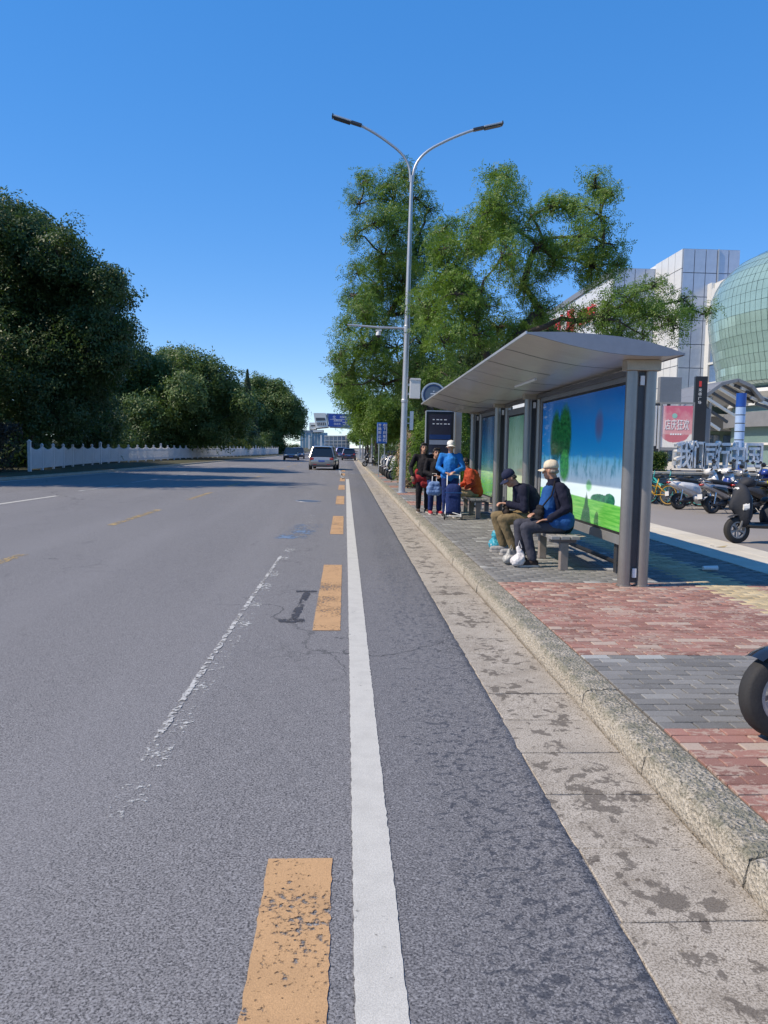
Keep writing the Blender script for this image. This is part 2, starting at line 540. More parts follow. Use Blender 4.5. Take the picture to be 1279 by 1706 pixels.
def ribbon(name, pts, w, mat, z=.004, jag=.003, step=.03):
    """a painted line with a slightly ragged edge along a polyline"""
    vs, fs = [], []
    for (x0, y0), (x1, y1) in zip(pts[:-1], pts[1:]):
        L = math.hypot(x1 - x0, y1 - y0); n = max(2, min(400, int(L / step)))
        for i in range(n + 1):
            t = i / n
            x, y = x0 + (x1 - x0) * t, y0 + (y1 - y0) * t
            dx, dy = (x1 - x0) / L, (y1 - y0) / L
            a, c = w / 2 + random.uniform(-jag, jag), w / 2 + random.uniform(-jag, jag)
            vs += [(x - dy * a, y + dx * a, z), (x + dy * c, y - dx * c, z)]
            if i: k = len(vs); fs.append((k - 4, k - 3, k - 1, k - 2))
    b = MB(); b.add(vs, fs)
    return tag(b.build(name, mat), kind='structure')

ribbon('edge_line', [(.124, -2), (.122, 10), (.112, 17), (.10, 40)], .152, M['wline'])
y = -.92
while y < 60:
    ribbon('bus_stop_dash_line', [(-.15, y), (-.155, y + 3.85)], .245, M['oline'], .004, .004, .03)
    y += 7.66
ribbon('old_lane_line', [(-.955, 3.25), (-.95, 4.4), (-.935, 5.6), (-.91, 8.4), (-.865, 11.6), (-.84, 12.5)], .15, M['wold'], .004, .02, .03)
ribbon('old_lane_line', [(-1.01, 4.2), (-.995, 5.6), (-.97, 8.4), (-.925, 11.6)], .04, M['wedge'], .0055, .008, .03)
ribbon('old_lane_line', [(-.80, 15.6), (-.78, 18.6)], .13, M['wold'], .004, .03, .03)
ribbon('old_lane_line', [(-.1, 40), (-1.2, 90)], .14, M['wfade'])
for y in (7.4, 15.5, 23.1, 30.8, 38.5, 46.2, 54, 61.7, 70, 80, 90, 105, 120):
    ribbon('centre_dash_line', [(-4.6, y), (-4.58, y + 3.9)], .16, M['yfade'])
for y in (9.5, 14.5, 20.0, 26.5, 33, 39.5, 46, 53, 61, 70, 80, 92):
    ribbon('left_lane_dash_line', [(-8.9, y), (-8.7, y + 4)], .15, M['wline'] if y < 25 else M['wfade'])
ribbon('left_edge_line', [(-14.35, 20), (-14.05 + .25, 33), (-13.05, 44), (-12.45, 65), (-11.3, 110), (-10.9, 160)], .16, M['wline'])

M['tar'] = m_paint('tar_stain', (.05, .05, .058), .47, 16.)
ribbon('tar_stain', [(-.47, 7.05), (-.45, 7.6), (-.42, 8.2), (-.40, 8.6)], .07, M['tar'], .004, .012)
ribbon('tar_stain', [(-.60, 7.1), (-.36, 7.12)], .16, M['tar'], .0045, .02)
ribbon('tar_stain', [(-.53, 8.6), (-.30, 8.62)], .10, M['tar'], .0045, .02)
M['chalk'] = m_paint('faint_blue_stain', (.14, .21, .32), .52, 12.)
ribbon('blue_stain', [(-.95, 13.6), (-.70, 16.2)], .5, M['chalk'], .003, .08)
mh = thing('manhole_cover', 'dark round iron manhole cover set in the road', 'manhole cover', (-1.1, 23.2, 0))
MB().lathe([(.001, .006), (.30, .006), (.31, .0)], 28).build('lid', M['dgrey'], mh)
r_ = MB().lathe([(.312, .0), (.315, .009), (.37, .009), (.375, .0)], 28); r_.build('rim', M['mgrey'], mh)

# gutter slabs
gut = tag(MB().box(.935, 1.5, 2., 60, -.05, -.012).build('gutter', M['joint']), kind='structure')
def slab_variant(k):
    b = MB(); rr = random.Random(k)
    n = 6
    xs = [.955 + .53 * i / n for i in range(n + 1)]
    z = .006
    vs = []
    for i, x in enumerate(xs):
        j = rr.uniform(-.004, .004)
        vs += [(x + (rr.uniform(-.012, .006) if i == 0 else 0), -.243 + j, z), (x + (rr.uniform(-.012, .006) if i == 0 else 0), .243 + j, z)]
    fs = [(2 * i, 2 * i + 2, 2 * i + 3, 2 * i + 1) for i in range(n)]
    m = len(vs)
    vs += [(x, y, -.03) for x, y, _ in vs]
    for i in range(n):
        fs += [(2 * i, m + 2 * i, m + 2 * i + 2, 2 * i + 2), (2 * i + 1, 2 * i + 3, m + 2 * i + 3, m + 2 * i + 1)]
    fs += [(0, 1, m + 1, m), (2 * n, m + 2 * n, m + 2 * n + 1, 2 * n + 1)]
    b.add(vs, fs)
    return b.build('gutter_slab', M['gutter'], gut, bevel=.004, seg=1)
var = [slab_variant(k) for k in range(5)]
y = 2.24
i = 0
while y < 27:
    o = var[i] if i < 5 else inst(var[i % 5])
    o.location = (random.uniform(-.004, .004), y, random.uniform(-.002, .002)); o.rotation_euler = (0, 0, R(random.uniform(-.25, .25)))
    y += .4975; i += 1
MB().box(.955, 1.485, 26.9, 160, -.03, .005).build('gutter_strip', M['gutter'], gut)
# ragged asphalt lip beside the gutter
vs, fs = [], []
yy = 1.8
while yy < 40:
    e = .945 + random.uniform(-.006, .007)
    vs += [(.80, yy, .0), (.90, yy, .007), (e, yy, .008), (e + .012, yy, -.01)]
    if len(vs) > 4:
        k = len(vs) - 8
        for j in range(3): fs.append((k + j, k + j + 1, k + j + 5, k + j + 4))
    yy += .05 if yy < 12 else .25
tag(MB().add(vs, fs).build('road_lip', M['asphalt'], smooth='all'), kind='structure')

# kerb stones
kerb = tag(MB().box(1.53, 1.70, 1.8, 40, -.05, .06).build('kerb', M['joint']), kind='structure')
prof = [(1.487, -.03), (1.489, .0), (1.494, .035), (1.500, .07), (1.506, .10), (1.513, .117), (1.528, .127), (1.56, .130), (1.61, .131), (1.66, .132), (1.708, .127), (1.714, .03)]
def kerb_variant(k, n=60):
    rr = np.random.default_rng(100 + k)
    vs, fs = [], []
    for i in range(n + 1):
        y = -.492 + .984 * i / n
        for j, (x, z) in enumerate(prof):
            amp = .0035 if 3 <= j <= 9 else .002
            if j in (4, 5, 6): amp = .006
            e = .012 if i in (0, n) and 3 < j < 9 else 0
            vs.append((x + rr.normal() * amp * .6, y, z + rr.normal() * amp * .7 - e))
    m = len(prof)
    for i in range(n):
        for j in range(m - 1): fs.append((i * m + j, i * m + j + 1, (i + 1) * m + j + 1, (i + 1) * m + j))
    fs += [tuple(range(m))[::-1], tuple(n * m + j for j in range(m))]
    return MB().add(vs, fs).build('kerb_stone', M['kerb'], kerb, smooth=True)
kv = [kerb_variant(k) for k in range(6)]
y = 2.2; i = 0
while y < 40:
    o = kv[i] if i < 6 else inst(kv[(i * 7) % 6])
    o.location = (random.uniform(-.004, .004), y, random.uniform(-.003, .003)); o.rotation_euler = (0, 0, R(random.uniform(-.2, .2)))
    y += .993; i += 1
MB().prism(prof, 'y', 39.7, 220).build('kerb_strip', M['kerb'], kerb)
# left kerb of the carriageway
vs, fs = [], []
for x, yv in LEFT:
    vs += [(x, yv, -.05), (x - .02, yv, .11), (x - .05, yv, .125), (x - .2, yv, .125), (x - .22, yv, -.05)]
for i in range(len(LEFT) - 1):
    for j in range(4): fs.append((5 * i + j, 5 * i + j + 1, 5 * i + j + 6, 5 * i + j + 5))
tag(MB().add(vs, fs).build('left_kerb', M['kerb']), kind='structure')
vs, fs = [], []
for i, (x, yv) in enumerate(LEFT):
    vs += [(x - .21, yv, .115), (-200, yv, .115)]
    if i: k = 2 * i; fs.append((k - 2, k, k + 1, k - 1))
tag(MB().add(vs, fs).build('verge', M['soil']), kind='structure')

# pavement of laid bricks
pave = tag(MB().box(1.70, 5.25, 1.5, 46, -.05, .118).build('pavement', M['joint']), kind='structure')
def band(y):
    if y < 4.02: return 'red'
    if y < 5.5: return 'grey'
    if y < 8.62: return 'red'
    if y < 20.4: return 'grey'
    return 'red' if (y - 20.4) % 4.5 < 1.6 else 'grey'
def brick_mesh(k):
    rr = random.Random(k)
    b = MB()
    t = [rr.uniform(-.0012, .0012) for _ in range(4)]
    x, yv, c = .0965, .0465, .005
    vs = [(-x, -yv, -.02), (x, -yv, -.02), (x, yv, -.02), (-x, yv, -.02), (-x, -yv, -.004), (x, -yv, -.004), (x, yv, -.004), (-x, yv, -.004),
          (-x + c, -yv + c, t[0]), (x - c, -yv + c, t[1]), (x - c, yv - c, t[2]), (-x + c, yv - c, t[3])]
    fs = [(0, 1, 5, 4), (1, 2, 6, 5), (2, 3, 7, 6), (3, 0, 4, 7), (4, 5, 9, 8), (5, 6, 10, 9), (6, 7, 11, 10), (7, 4, 8, 11), (8, 9, 10, 11)]
    return vs, fs
bv = [brick_mesh(k) for k in range(5)]
meshes = {}
for k in range(5):
    for c in ('red', 'grey', 'yellow'):
        me = bpy.data.meshes.new('paving_brick'); me.from_pydata(bv[k][0], [], bv[k][1]); me.materials.append(M[c + '_brick']); meshes[k, c] = me
X0, XE = 1.722, 5.2
todo = []
for row in range(24, 455):
    yv = (row + .5) * .1
    off = .1 * (row % 2)
    x = X0 + .1 - off
    while x < XE:
        if x - .0965 < X0 - .006:
            todo.append((X0 + .0505, yv, band(yv), .5)); x += .2; continue
        c = 'yellow' if 3.93 < x < 4.53 else band(yv)
        todo.append((x, yv, c, 1.))
        x += .2
def proj(p):
    v = Vector(p) - EYE
    d = v.dot(CD)
    return W / 2 + F * v.dot(CR) / d, H / 2 - F * v.dot(CU) / d
near, rest = [], []
for t in todo:
    px, py = proj((t[0], t[1], .13))
    if -10 < px < 1290 and py < 1500 and t[1] < 9 and len(near) < 300: near.append(t)
    elif t[1] > 2.9: rest.append(t)
for x, yv, c, hx in near:
    o = bpy.data.objects.new('paving_brick', meshes[random.randrange(5), c])
    C.objects.link(o); o.parent = pave
    o.scale = (hx, 1, 1); o.location = (x, yv, .13 + random.uniform(-.0022, .0022)); o.rotation_euler = (R(random.uniform(-.5, .5)), R(random.uniform(-.4, .4)), R(random.uniform(-.7, .7)))
for c in ('red', 'grey', 'yellow'):
    sel = [t for t in rest if t[2] == c]
    base = [np.array(v[0]) for v in bv]; q = np.array(bv[0][1])
    V, Q = [], []
    for i, (x, yv, _, hx) in enumerate(sel):
        V.append(base[i % 5] * np.array([hx, 1, 1]) + np.array([x, yv, .13 + random.uniform(-.002, .002)])); Q.append(q + 12 * i)
    o = np_mesh(c + '_brickwork', np.concatenate(V), np.concatenate(Q), M[c + '_brick'], pave)
    o['kind'] = 'stuff'
sheet('far_pavement', [(1.70, 45.5), (5.25, 45.5), (5.25, 300), (1.70, 300)], .13, M['grey_brick'])
# filled edge between kerb and the cut bricks
# pale paving strip, service lane
sp = tag(MB().box(5.25, 6.46, 1.5, 60, -.05, .112).build('stone_strip', M['joint']), kind='structure')
pv = MB().box(-.197, .197, -.197, .197, -.02, 0).build('paving_slab', M['slab'], sp, bevel=.005, seg=1)
first = True
for i in range(3):
    for j in range(34):
        o = pv if first else inst(pv); first = False
        o.location = (5.455 + .4 * i, 7.0 + .4 * j, .13 + random.uniform(-.002, .002)); o.rotation_euler = (0, 0, R(random.uniform(-.3, .3)))
MB().box(5.255, 6.455, 20.4, 60, .1, .128).build('slab_strip', M['slab'], sp)
sheet('service_lane', [(6.46, 1.5), (60, 1.5), (60, 24), (6.46, 24)], .12, M['lane'])
sheet('forecourt', [(5.2, 23.9), (400, 23.9), (400, 900), (5.2, 900)], .119, M['lane'])

# grit swept against the kerb foot
n_ = 900
gx = 1.485 - np.abs(rng.normal(0, .035, n_)); gy = 2.3 + 20 * rng.uniform(0, 1, n_) ** 1.6; gs = rng.uniform(.002, .006, n_)
k_ = 180; gx[:k_] = rng.uniform(.9, 1.45, k_)
oct_ = np.array([(1, 0, 0), (0, 1, 0), (-1, 0, 0), (0, -1, 0), (0, 0, 1)], float); tri_ = np.array([(0, 1, 4), (1, 2, 4), (2, 3, 4), (3, 0, 4)])
V = (oct_[None] * gs[:, None, None] * rng.uniform(.6, 1.4, (n_, 5, 3)) + np.stack([gx, gy, np.full(n_, .007)], 1)[:, None]).reshape(-1, 3)
Q = (tri_[None] + (np.arange(n_) * 5)[:, None, None]).reshape(-1, 3)
tag(np_mesh('gutter_grit', V, Q, M['kerb']), kind='stuff')
# ------------------------------------------------------------------ bus shelter
def m_ad(kind):
    """the printed picture of an advertising panel; object space: -y runs along the panel (0 far .. 1 near), z up (0..1)"""
    q = NT('print_' + kind)
    s = q.sep(q.n('ShaderNodeTexCoord').outputs['Generated'])
    u = q.ma('SUBTRACT', 1., s[1]); t = s[2]
    v = q.comb(u, t, 0.)
    nz = q.ma('SUBTRACT', q.noise(q.scale(v, (3, 1.2, 1)), 5, 4), .5)
    st = q.ma('SUBTRACT', q.noise(q.scale(v, (14, 1.5, 1)), 5, 3), .5)
    def ell(u0, t0, ru, rt, k=.25, soft=.12):
        a = q.ma('POWER', q.ma('DIVIDE', q.ma('SUBTRACT', u, u0), ru), 2.)
        c = q.ma('POWER', q.ma('DIVIDE', q.ma('SUBTRACT', t, t0), rt), 2.)
        d = q.ma('ADD', q.ma('ADD', a, c), q.ma('MULTIPLY', st, k * 4))
        return q.step(d, 1 + soft, 1 - soft)
    if kind == 'meadow':
        tt = q.ma('ADD', t, q.ma('MULTIPLY', nz, .06))
        c = q.ramp(tt, [(.0, (.62, .78, .86)), (.30, (.70, .84, .90)), (.42, (.42, .74, .88)), (.495, (.14, .60, .86)), (.515, (.016, .33, .70)), (.75, (.010, .21, .60)), (1, (.014, .11, .40))])
        # misty wash and streaks, poplar grove, far bushes
        wash = q.ma('MULTIPLY', q.step(q.noise(q.scale(v, (10, 2.2, 1)), 3, 5, .6), .48, .62), q.ma('MULTIPLY', q.step(t, .30, .38), q.step(t, .56, .48)))
        c = q.mix(q.ma('MULTIPLY', wash, .75), c, (.06, .33, .42))
        cl_ = q.ma('MULTIPLY', q.step(q.noise(q.scale(v, (3, 6, 1)), 3, 5, .6), .55, .68), q.step(u, .25, .02))
        c = q.mix(q.ma('MULTIPLY', cl_, .5), c, (.55, .68, .82))
        leafn = q.step(q.noise(q.scale(v, (9, 6, 1)), 5, 4, .65), .38, .62)
        for e, d_, l_ in (((.20, .66, .075, .24, .16, .3), (.008, .065, .03), (.02, .17, .06)), ((.32, .68, .085, .26, .16, .3), (.008, .07, .03), (.025, .19, .06)), ((.33, .42, .06, .13, .22, .4), (.03, .30, .06), (.10, .52, .10))):
            c = q.mix(ell(*e), c, q.mix(leafn, d_, l_))
        c = q.mix(q.ma('MULTIPLY', ell(.70, .74, .035, .10, .15, .9), .6), c, (.13, .05, .07))
        c = q.mix(q.ma('MULTIPLY', ell(.62, .285, .03, .04, .3, .6), .8), c, (.10, .45, .10))
        for e in ((.74, .19, .10, .045, .12), (.82, .20, .05, .05, .12), (.955, .215, .04, .085, .08)):
            c = q.mix(ell(*e), c, q.mix(leafn, (.012, .10, .07), (.03, .2, .10)))
        g = q.mix(q.step(q.noise(q.scale(v, (2, 14, 1)), 4, 3), .35, .65), (.07, .36, .05), (.18, .52, .10))
        line = q.ma('ADD', .185, q.ma('MULTIPLY', q.ma('SUBTRACT', .6, u), .03))
        c = q.mix(q.step(q.ma('SUBTRACT', line, t), -.004, .004), c, g)
        cone = q.ma('MULTIPLY', q.step(q.ma('ADD', q.ma('ABSOLUTE', q.ma('SUBTRACT', u, .60)), q.ma('ADD', q.ma('MULTIPLY', t, .25), q.ma('MULTIPLY', st, .04))), .062, .05), 1.)
        c = q.mix(cone, c, (.012, .10, .035))
    elif kind == 'pale':
        c = q.ramp(q.ma('ADD', t, q.ma('MULTIPLY', nz, .2)), [(0, (.42, .55, .34)), (.25, (.55, .66, .45)), (.6, (.36, .55, .38)), (1, (.12, .28, .22))])
        c = q.mix(q.ma('MULTIPLY', q.step(st, .05, .16), .5), c, (.10, .22, .10))
    else:
        c = q.ramp(q.ma('ADD', t, q.ma('MULTIPLY', nz, .05)), [(0, (.09, .32, .05)), (.16, (.16, .45, .10)), (.30, (.40, .66, .34)), (.42, (.09, .36, .40)), (.6, (.02, .16, .30)), (.8, (.012, .06, .17)), (1, (.012, .035, .10))])
        c = q.mix(q.ma('MULTIPLY', q.step(q.noise(q.scale(v, (1, 22, 1)), 4, 2), .52, .6), .45), c, (.05, .24, .36))
    q.set(col=c, rough=.12, spec=.5, coat=.3)
    q.l(c, q.b.inputs['Emission Color']); q.b.inputs['Emission Strength'].default_value = .20      # weak glow added to brighten the light box prints
    return q.m

def m_soffit():
    q = NT('brushed_soffit_panel')
    v = q.obj()
    n = q.noise(q.scale(v, (2, 40, 1)), 3, 4); b = q.noise(v, .9, 4)
    c = q.mix(q.step(n, .3, .7), (.50, .47, .44), (.62, .59, .56))
    c = q.mix(q.ma('MULTIPLY', q.step(b, .5, .75), .4), c, (.34, .31, .29))
    q.set(col=c, metal=.35, rough=q.ma('ADD', .26, q.ma('MULTIPLY', b, .2)))
    return q.m
M['soffit'] = m_soffit()
M['bronze'] = P('cream_bracket_metal', (.42, .36, .28), .4, .5, .12, 6)
M['fascia'] = P('aluminium_fascia', (.30, .29, .31), .42, .6, .1, 1.5)

SH = thing('bus_shelter', 'grey steel bus shelter with curved roof and paired round columns on the pavement', 'bus shelter', (3.19, 8.41, .13), R(-.27))
def shl(x, y, z): return (x - 3.19, y - 8.41, z - .13)
COLY = [8.41, 13.35, 16.1, 19.3]
for k, yv in enumerate(COLY):
    for dx in (-.098, .098):
        cx_, cy_, cz_ = shl(3.19 + dx, yv, .13)
        o = MB().lathe([(.001, 0), (.085, 0), (.085, .012), (.069, .014), (.067, 2.35), (.001, 2.35)], 24, Matrix.Translation((cx_, cy_, 0))).build('column', M['steel'], SH, smooth=True)
    b = MB(); b.box(-.032, .032, yv - 8.41 - .012, yv - 8.41 + .012, .04, 2.34); b.build('dark_gap_strip', M['dgrey'], SH)  # dark plate standing in for the dark open gap between the columns
    for zc_ in (.10, 2.2): MB().box(-.022, .022, yv - 8.41 - .05, yv - 8.41 - .02, zc_, zc_ + .1).build('column_clip', M['white'], SH)
    b = MB(); b.box(-.185, .185, yv - 8.41 - .085, yv - 8.41 + .085, 2.352, 2.47); b.build('bracket', M['bronze'], SH, bevel=.006)
# the wing section roof
TOP = [(1.84, 2.812), (1.98, 2.818), (2.2, 2.822), (2.5, 2.812), (2.8, 2.79), (3.1, 2.745), (3.3, 2.695), (3.49, 2.635)]
BOT = [(3.49, 2.618), (3.3, 2.602), (3.1, 2.598), (2.9, 2.604), (2.7, 2.622), (2.5, 2.652), (2.3, 2.69), (2.1, 2.737), (1.95, 2.775), (1.84, 2.797)]
Y0, Y1 = 8.02, 19.75
roof = thing('roof', None, None, (0, 0, 0)); roof.parent = SH; roof.rotation_euler = (R(-.36), 0, 0)
roof.empty_display_size = .1
sec = [(x - 3.19, z - .13) for x, z in TOP + BOT]
b = MB()
n = len(TOP)
top = [(x - 3.19, z - .13) for x, z in TOP]; bot = [(x - 3.19, z - .13) for x, z in BOT]
roof_top = MB()
vs = []; 
for yv in (Y0, Y1):
    vs += [(x, yv - 8.41, z) for x, z in top]
fs = [(i, i + 1, n + i + 1, n + i) for i in range(n - 1)]
roof_top.add(vs, fs)
ro = roof_top.build('roof_sheet', M['fascia'], SH, smooth='all')
ro.rotation_euler = (R(-.36), 0, 0)
# underside: one panel between each pair of seams
m = len(bot)
ny = 10
seam = [Y0 + (Y1 - Y0) * i / ny for i in range(ny + 1)]
for i in range(ny):
    for (ja, jb) in ((0, 4), (4, m - 1)):
        b = MB(); vs = []
        pts = bot[ja:jb + 1]
        a, c = seam[i] + .014, seam[i + 1] - .014
        for yv in (a, c): vs += [(x, yv - 8.41, z) for x, z in pts]
        kk = len(pts)
        b.add(vs, [(j, j + 1, kk + j + 1, kk + j) for j in range(kk - 1)])
        o = b.build('soffit_panel', M['soffit'], SH, smooth='all', flip=False)
        o.rotation_euler = (R(-.36) + R(random.uniform(-.06, .06)), 0, 0)
b = MB(); vs = []
for yv in (Y0 + .02, Y1 - .02): vs += [(x, yv - 8.41, z + .012) for x, z in bot]
b.add(vs, [(j, j + 1, m + j + 1, m + j) for j in range(m - 1)])
o = b.build('soffit_backing', M['dgrey'], SH); o.rotation_euler = (R(-.36), 0, 0)
for yv, nm in ((Y0, 'end_fascia'), (Y1, 'end_fascia')):
    o = MB().prism(sec, 'y', yv - 8.41 - .006, yv - 8.41 + .006).build(nm, M['fascia'], SH); o.rotation_euler = (R(-.36), 0, 0)
o = MB().box(1.825 - 3.19, 1.843 - 3.19, Y0 - 8.416, Y1 - 8.404, 2.79 - .13, 2.822 - .13).build('front_edge', M['galv'], SH, bevel=.003); o.rotation_euler = (R(-.36), 0, 0)
o = MB().box(3.485 - 3.19, 3.50 - 3.19, Y0 - 8.416, Y1 - 8.404, 2.61 - .13, 2.64 - .13).build('rear_edge', M['fascia'], SH); o.rotation_euler = (R(-.36), 0, 0)
bpy.data.objects.remove(roof)
o = MB().tube([(2.62 - 3.19, 10.9 - 8.41, 2.47), (2.62 - 3.19, 12.2 - 8.41, 2.47)], .02, 8).build('light_tube', M['white'], SH)
# head rail
MB().box(.02, .10, .1, 10.9, 2.36, 2.42).build('head_rail', M['steel_dark'], SH, bevel=.004)

def panel(name, ya, yb, za, zb, mat, x=3.28, d=.16, fr=.09, label=None):
    """light box between columns: cabinet, dark mask, print"""
    b = MB(); b.box(*[x - 3.19 + .004, x + d - 3.19], ya - 8.41, yb - 8.41, za - .13, zb - .13)
    cab = b.build(name, M['steel_dark'], SH, bevel=.012, label=label)
    X = x - 3.19
    for q_ in ((ya, ya + fr, za, zb), (yb - fr, yb, za, zb), (ya + fr, yb - fr, za, za + fr * 1.3), (ya + fr, yb - fr, zb - fr * 1.3, zb)):
        MB().box(X - .02, X + .002, q_[0] - 8.41, q_[1] - 8.41, q_[2] - .13, q_[3] - .13).build('panel_frame', M['mgrey'], cab, bevel=.003)
    f = fr + .05
    MB().box(X - .004, X + .003, ya + fr - 8.41, yb - fr - 8.41, za + fr * 1.3 - .13, zb - fr * 1.3 - .13).build('panel_mask', M['black'], cab)
    p = MB(); p.box(X - .009, X - .006, ya + f - 8.41, yb - f - 8.41, za + fr * 1.3 + .035 - .13, zb - fr * 1.3 - .035 - .13)
    p.build('poster_print', mat, cab)
    return cab
panel('light_box', 8.62, 13.16, .50, 2.545, m_ad('meadow'), label='poster of green trees under a blue sky')
panel('light_box', 13.52, 15.94, .40, 2.42, m_ad('pale'), label='narrow poster in pale green')
panel('light_box', 16.28, 19.15, .40, 2.52, m_ad('dusk'), label='poster fading from dark blue to green')
for yv in (9.3, 12.4, 17.2, 18.6):
    MB().box(.12, .22, yv - 8.41, yv - 8.41 + .10, 0, .38).build('panel_foot', M['dgrey'], SH, bevel=.004)
MB().tube([(.15, .5, .12), (.15, 1.2, .12), (.15, 4.4, .10)], .03, 8).build('cable_duct', M['black'], SH)

# benches
M['bench_seat'] = P('worn_bench_seat', (.34, .335, .33), .5, .3, .2, 8)
M['bench_leg'] = P('stone_grey_bench_leg', (.24, .205, .185), .7, 0, .2, 9)
def bench(x, y0, y1, label):
    t = thing('bench', label, 'bench', (x, y0, .13))
    L = y1 - y0
    for dx in (-.125, 0, .125):
        MB().box(dx - .056, dx + .056, 0, L, .385, .43).build('seat_slat', M['bench_seat'], t, bevel=.008)
    MB().box(-.15, .15, .06, .12, .345, .384).build('seat_bracket', M['steel_dark'], t)
    MB().box(-.15, .15, L - .12, L - .06, .345, .384).build('seat_bracket', M['steel_dark'], t)
    MB().box(-.035, .035, .121, L - .121, .345, .384).build('seat_rail', M['steel_dark'], t)
    n = 3
    for i in range(n):
        yy = .09 + (L - .18) * i / (n - 1)
        MB().box(-.05, .05, yy - .05, yy + .05, 0, .344).build('leg', M['bench_leg'], t, bevel=.008)
    return t
bench(2.72, 9.42, 11.7, 'grey slatted bench under two men in caps at the near shelter end')
bench(2.86, 16.55, 18.5, 'grey bench under the man in the orange jacket at the far shelter end')

# passenger information board standing beyond the shelter
M['screen'] = P('dark_display_screen', (.035, .036, .055), .1, 0, .15, 2, spec=.6)
M['screen_blue'] = P('blue_display_strip', (.02, .05, .16), .15, 0, .1, 3)
M['screen_pale'] = P('pale_display_strip', (.26, .29, .36), .2, 0, .15, 3)
pc = at(733, 690, 20.6)
bd = thing('information_board', 'black upright stop information board with a dim display behind the standing people', 'information board', (pc.x, 20.6, .13))
hh = pc.z + .06 - .13
MB().box(-.36, .36, -.07, .07, .35, hh).build('cabinet', M['black'], bd, bevel=.02)
MB().box(-.385, -.362, -.08, .08, 0, hh + .02).build('side_post', M['galv'], bd, bevel=.005)
MB().box(.362, .385, -.08, .08, 0, hh + .02).build('side_post', M['galv'], bd, bevel=.005)
MB().box(-.36, .36, -.08, .08, hh + .002, hh + .03).build('top_rail', M['galv'], bd)
scn = MB().box(-.29, .29, -.076, -.071, hh - 1.5, hh - .08).build('screen', M['screen'], bd)
for za, zb, mm in ((hh - .72, hh - .60, 'screen_blue'), (hh - .86, hh - .74, 'screen_pale'), (hh - 1.16, hh - 1.08, 'screen_pale')):
    MB().box(-.28, .28, -.080, -.0765, za, zb).build('screen_strip', M[mm], scn)
for j, zz in enumerate((hh - .22, hh - .33)):
    for i in range(5):
        if j == 0 and i == 4: continue
        MB().box(-.20 + .1 * i, -.15 + .1 * i + .02 * (i % 2), -.080, -.0765, zz, zz + .025).build('text_mark', M['white'], scn)

# light column beside the board and a plain post with a plate
pp = at(763, 720, 20.9)
lp_ = thing('steel_post', 'plain grey steel post just right of the dark information board', 'post', (pp.x, 20.9, .13))
MB().box(-.085, .085, -.05, .05, 0, 2.5).build('post', M['steel'], lp_, bevel=.01)
MB().box(-.10, .10, -.06, .06, -.01, .02).build('base_plate', M['steel_dark'], lp_)

# round stop sign on its bracket
pc = at(722, 658, 22.0)
rs = thing('round_stop_sign', 'round grey ring sign on a bracket arm above the far shelter roof', 'sign', (pc.x, 22.0, .13))
zc = pc.z - .13
rot = Matrix.Translation((0, 0, zc)) @ Matrix.Rotation(PI / 2, 4, 'X')
MB().lathe([(.30, -.05), (.34, -.05), (.345, 0), (.34, .05), (.30, .05), (.295, 0), (.30, -.05)], 32, rot).build('ring', M['galv'], rs, smooth=True)
MB().lathe([(.001, .02), (.235, .02), (.24, 0), (.235, -.02), (.001, -.02)], 32, rot).build('disc', M['mgrey'], rs, smooth=True)
MB().lathe([(.24, .0), (.294, .0)], 32, rot).build('gasket', M['screen_blue'], rs)
for k in (-.05, .02, .09):
    MB().box(-.11 + abs(k), .11 - abs(k), -.026, -.0205, zc + k, zc + k + .025).build('bar_mark', M['white'], rs)
MB().tube([(.28, 0, zc + .2), (.5, 0, zc + .16), (1.0, 0, zc + .16), (1.1, 0, zc - .3), (1.1, 0, 0)], .045, 10).build('bracket_arm', M['dgrey'], rs, smooth=True)

# ------------------------------------------------------------------ street lamp
LM = thing('street_lamp', 'tall grey twin arm street lamp with a camera arm and white box on its post', 'street lamp', (1.887, 26.04, .13))
LM.rotation_euler = (0, R(.72), 0)
MB().lathe([(.001, 0), (.19, 0), (.19, .025), (.001, .025)], 20).build('base_plate', M['galv'], LM)
MB().tube([(0, 0, .02), (0, 0, 3.0), (0, 0, 5.5), (0, 0, 10.3)], [.115, .10, .088, .055], 18).build('pole', M['galv'], LM, smooth=True)
for s_, w_, tz in ((-1, 2.62, 12.02), (1, 2.58, 11.98)):
    pts = [(s_ * .035, 0, 10.1)]
    for t in range(1, 9):
        a = t / 8
        pts.append((s_ * (.035 + .015 * a + .62 * a ** 2.2), 0, 10.1 + 1.12 * a ** .78))
    x0, z0 = .67, 11.22
    ex, ez = (1.72, 11.80) if s_ < 0 else (2.0, 11.84)
    for t in range(1, 7):
        a = t / 6
        pts.append((s_ * (x0 + (ex - x0) * a), 0, z0 + (ez - z0) * (1.25 * a - .25 * a * a)))
    MB().tube(pts, [.045] * 3 + [.042] * (len(pts) - 3), 12).build('arm', M['galv'], LM, smooth=True)
    d = Vector((s_ * .95, 0, .25)).normalized()
    e = Vector(pts[-1])
    hd = MB(); hd.bar(e - d * .06, e + d * .30, .16, .09)
    head = hd.build('lamp_head', M['dgrey'], LM, bevel=.02)
    bb = MB(); bb.bar(e + d * .302, e + d * .90, .26, .055); bb.build('housing', M['galv'], head, bevel=.015)
    up = Vector((-d.z * s_, 0, d.x * s_)) if False else Vector((0, 0, 1))
    bb = MB(); bb.bar(e + d * .33 - up * .045, e + d * .88 - up * .045, .22, .03); bb.build('lens', M['black'], head)
    bb = MB(); bb.bar(e + d * .902, e + d * .93, .27, .09); bb.build('end_cap', M['dgrey'], head)
MB().lathe([(.11, 3.0), (.118, 3.02), (.118, 3.09), (.11, 3.11)], 18).build('collar', M['galv'], LM)
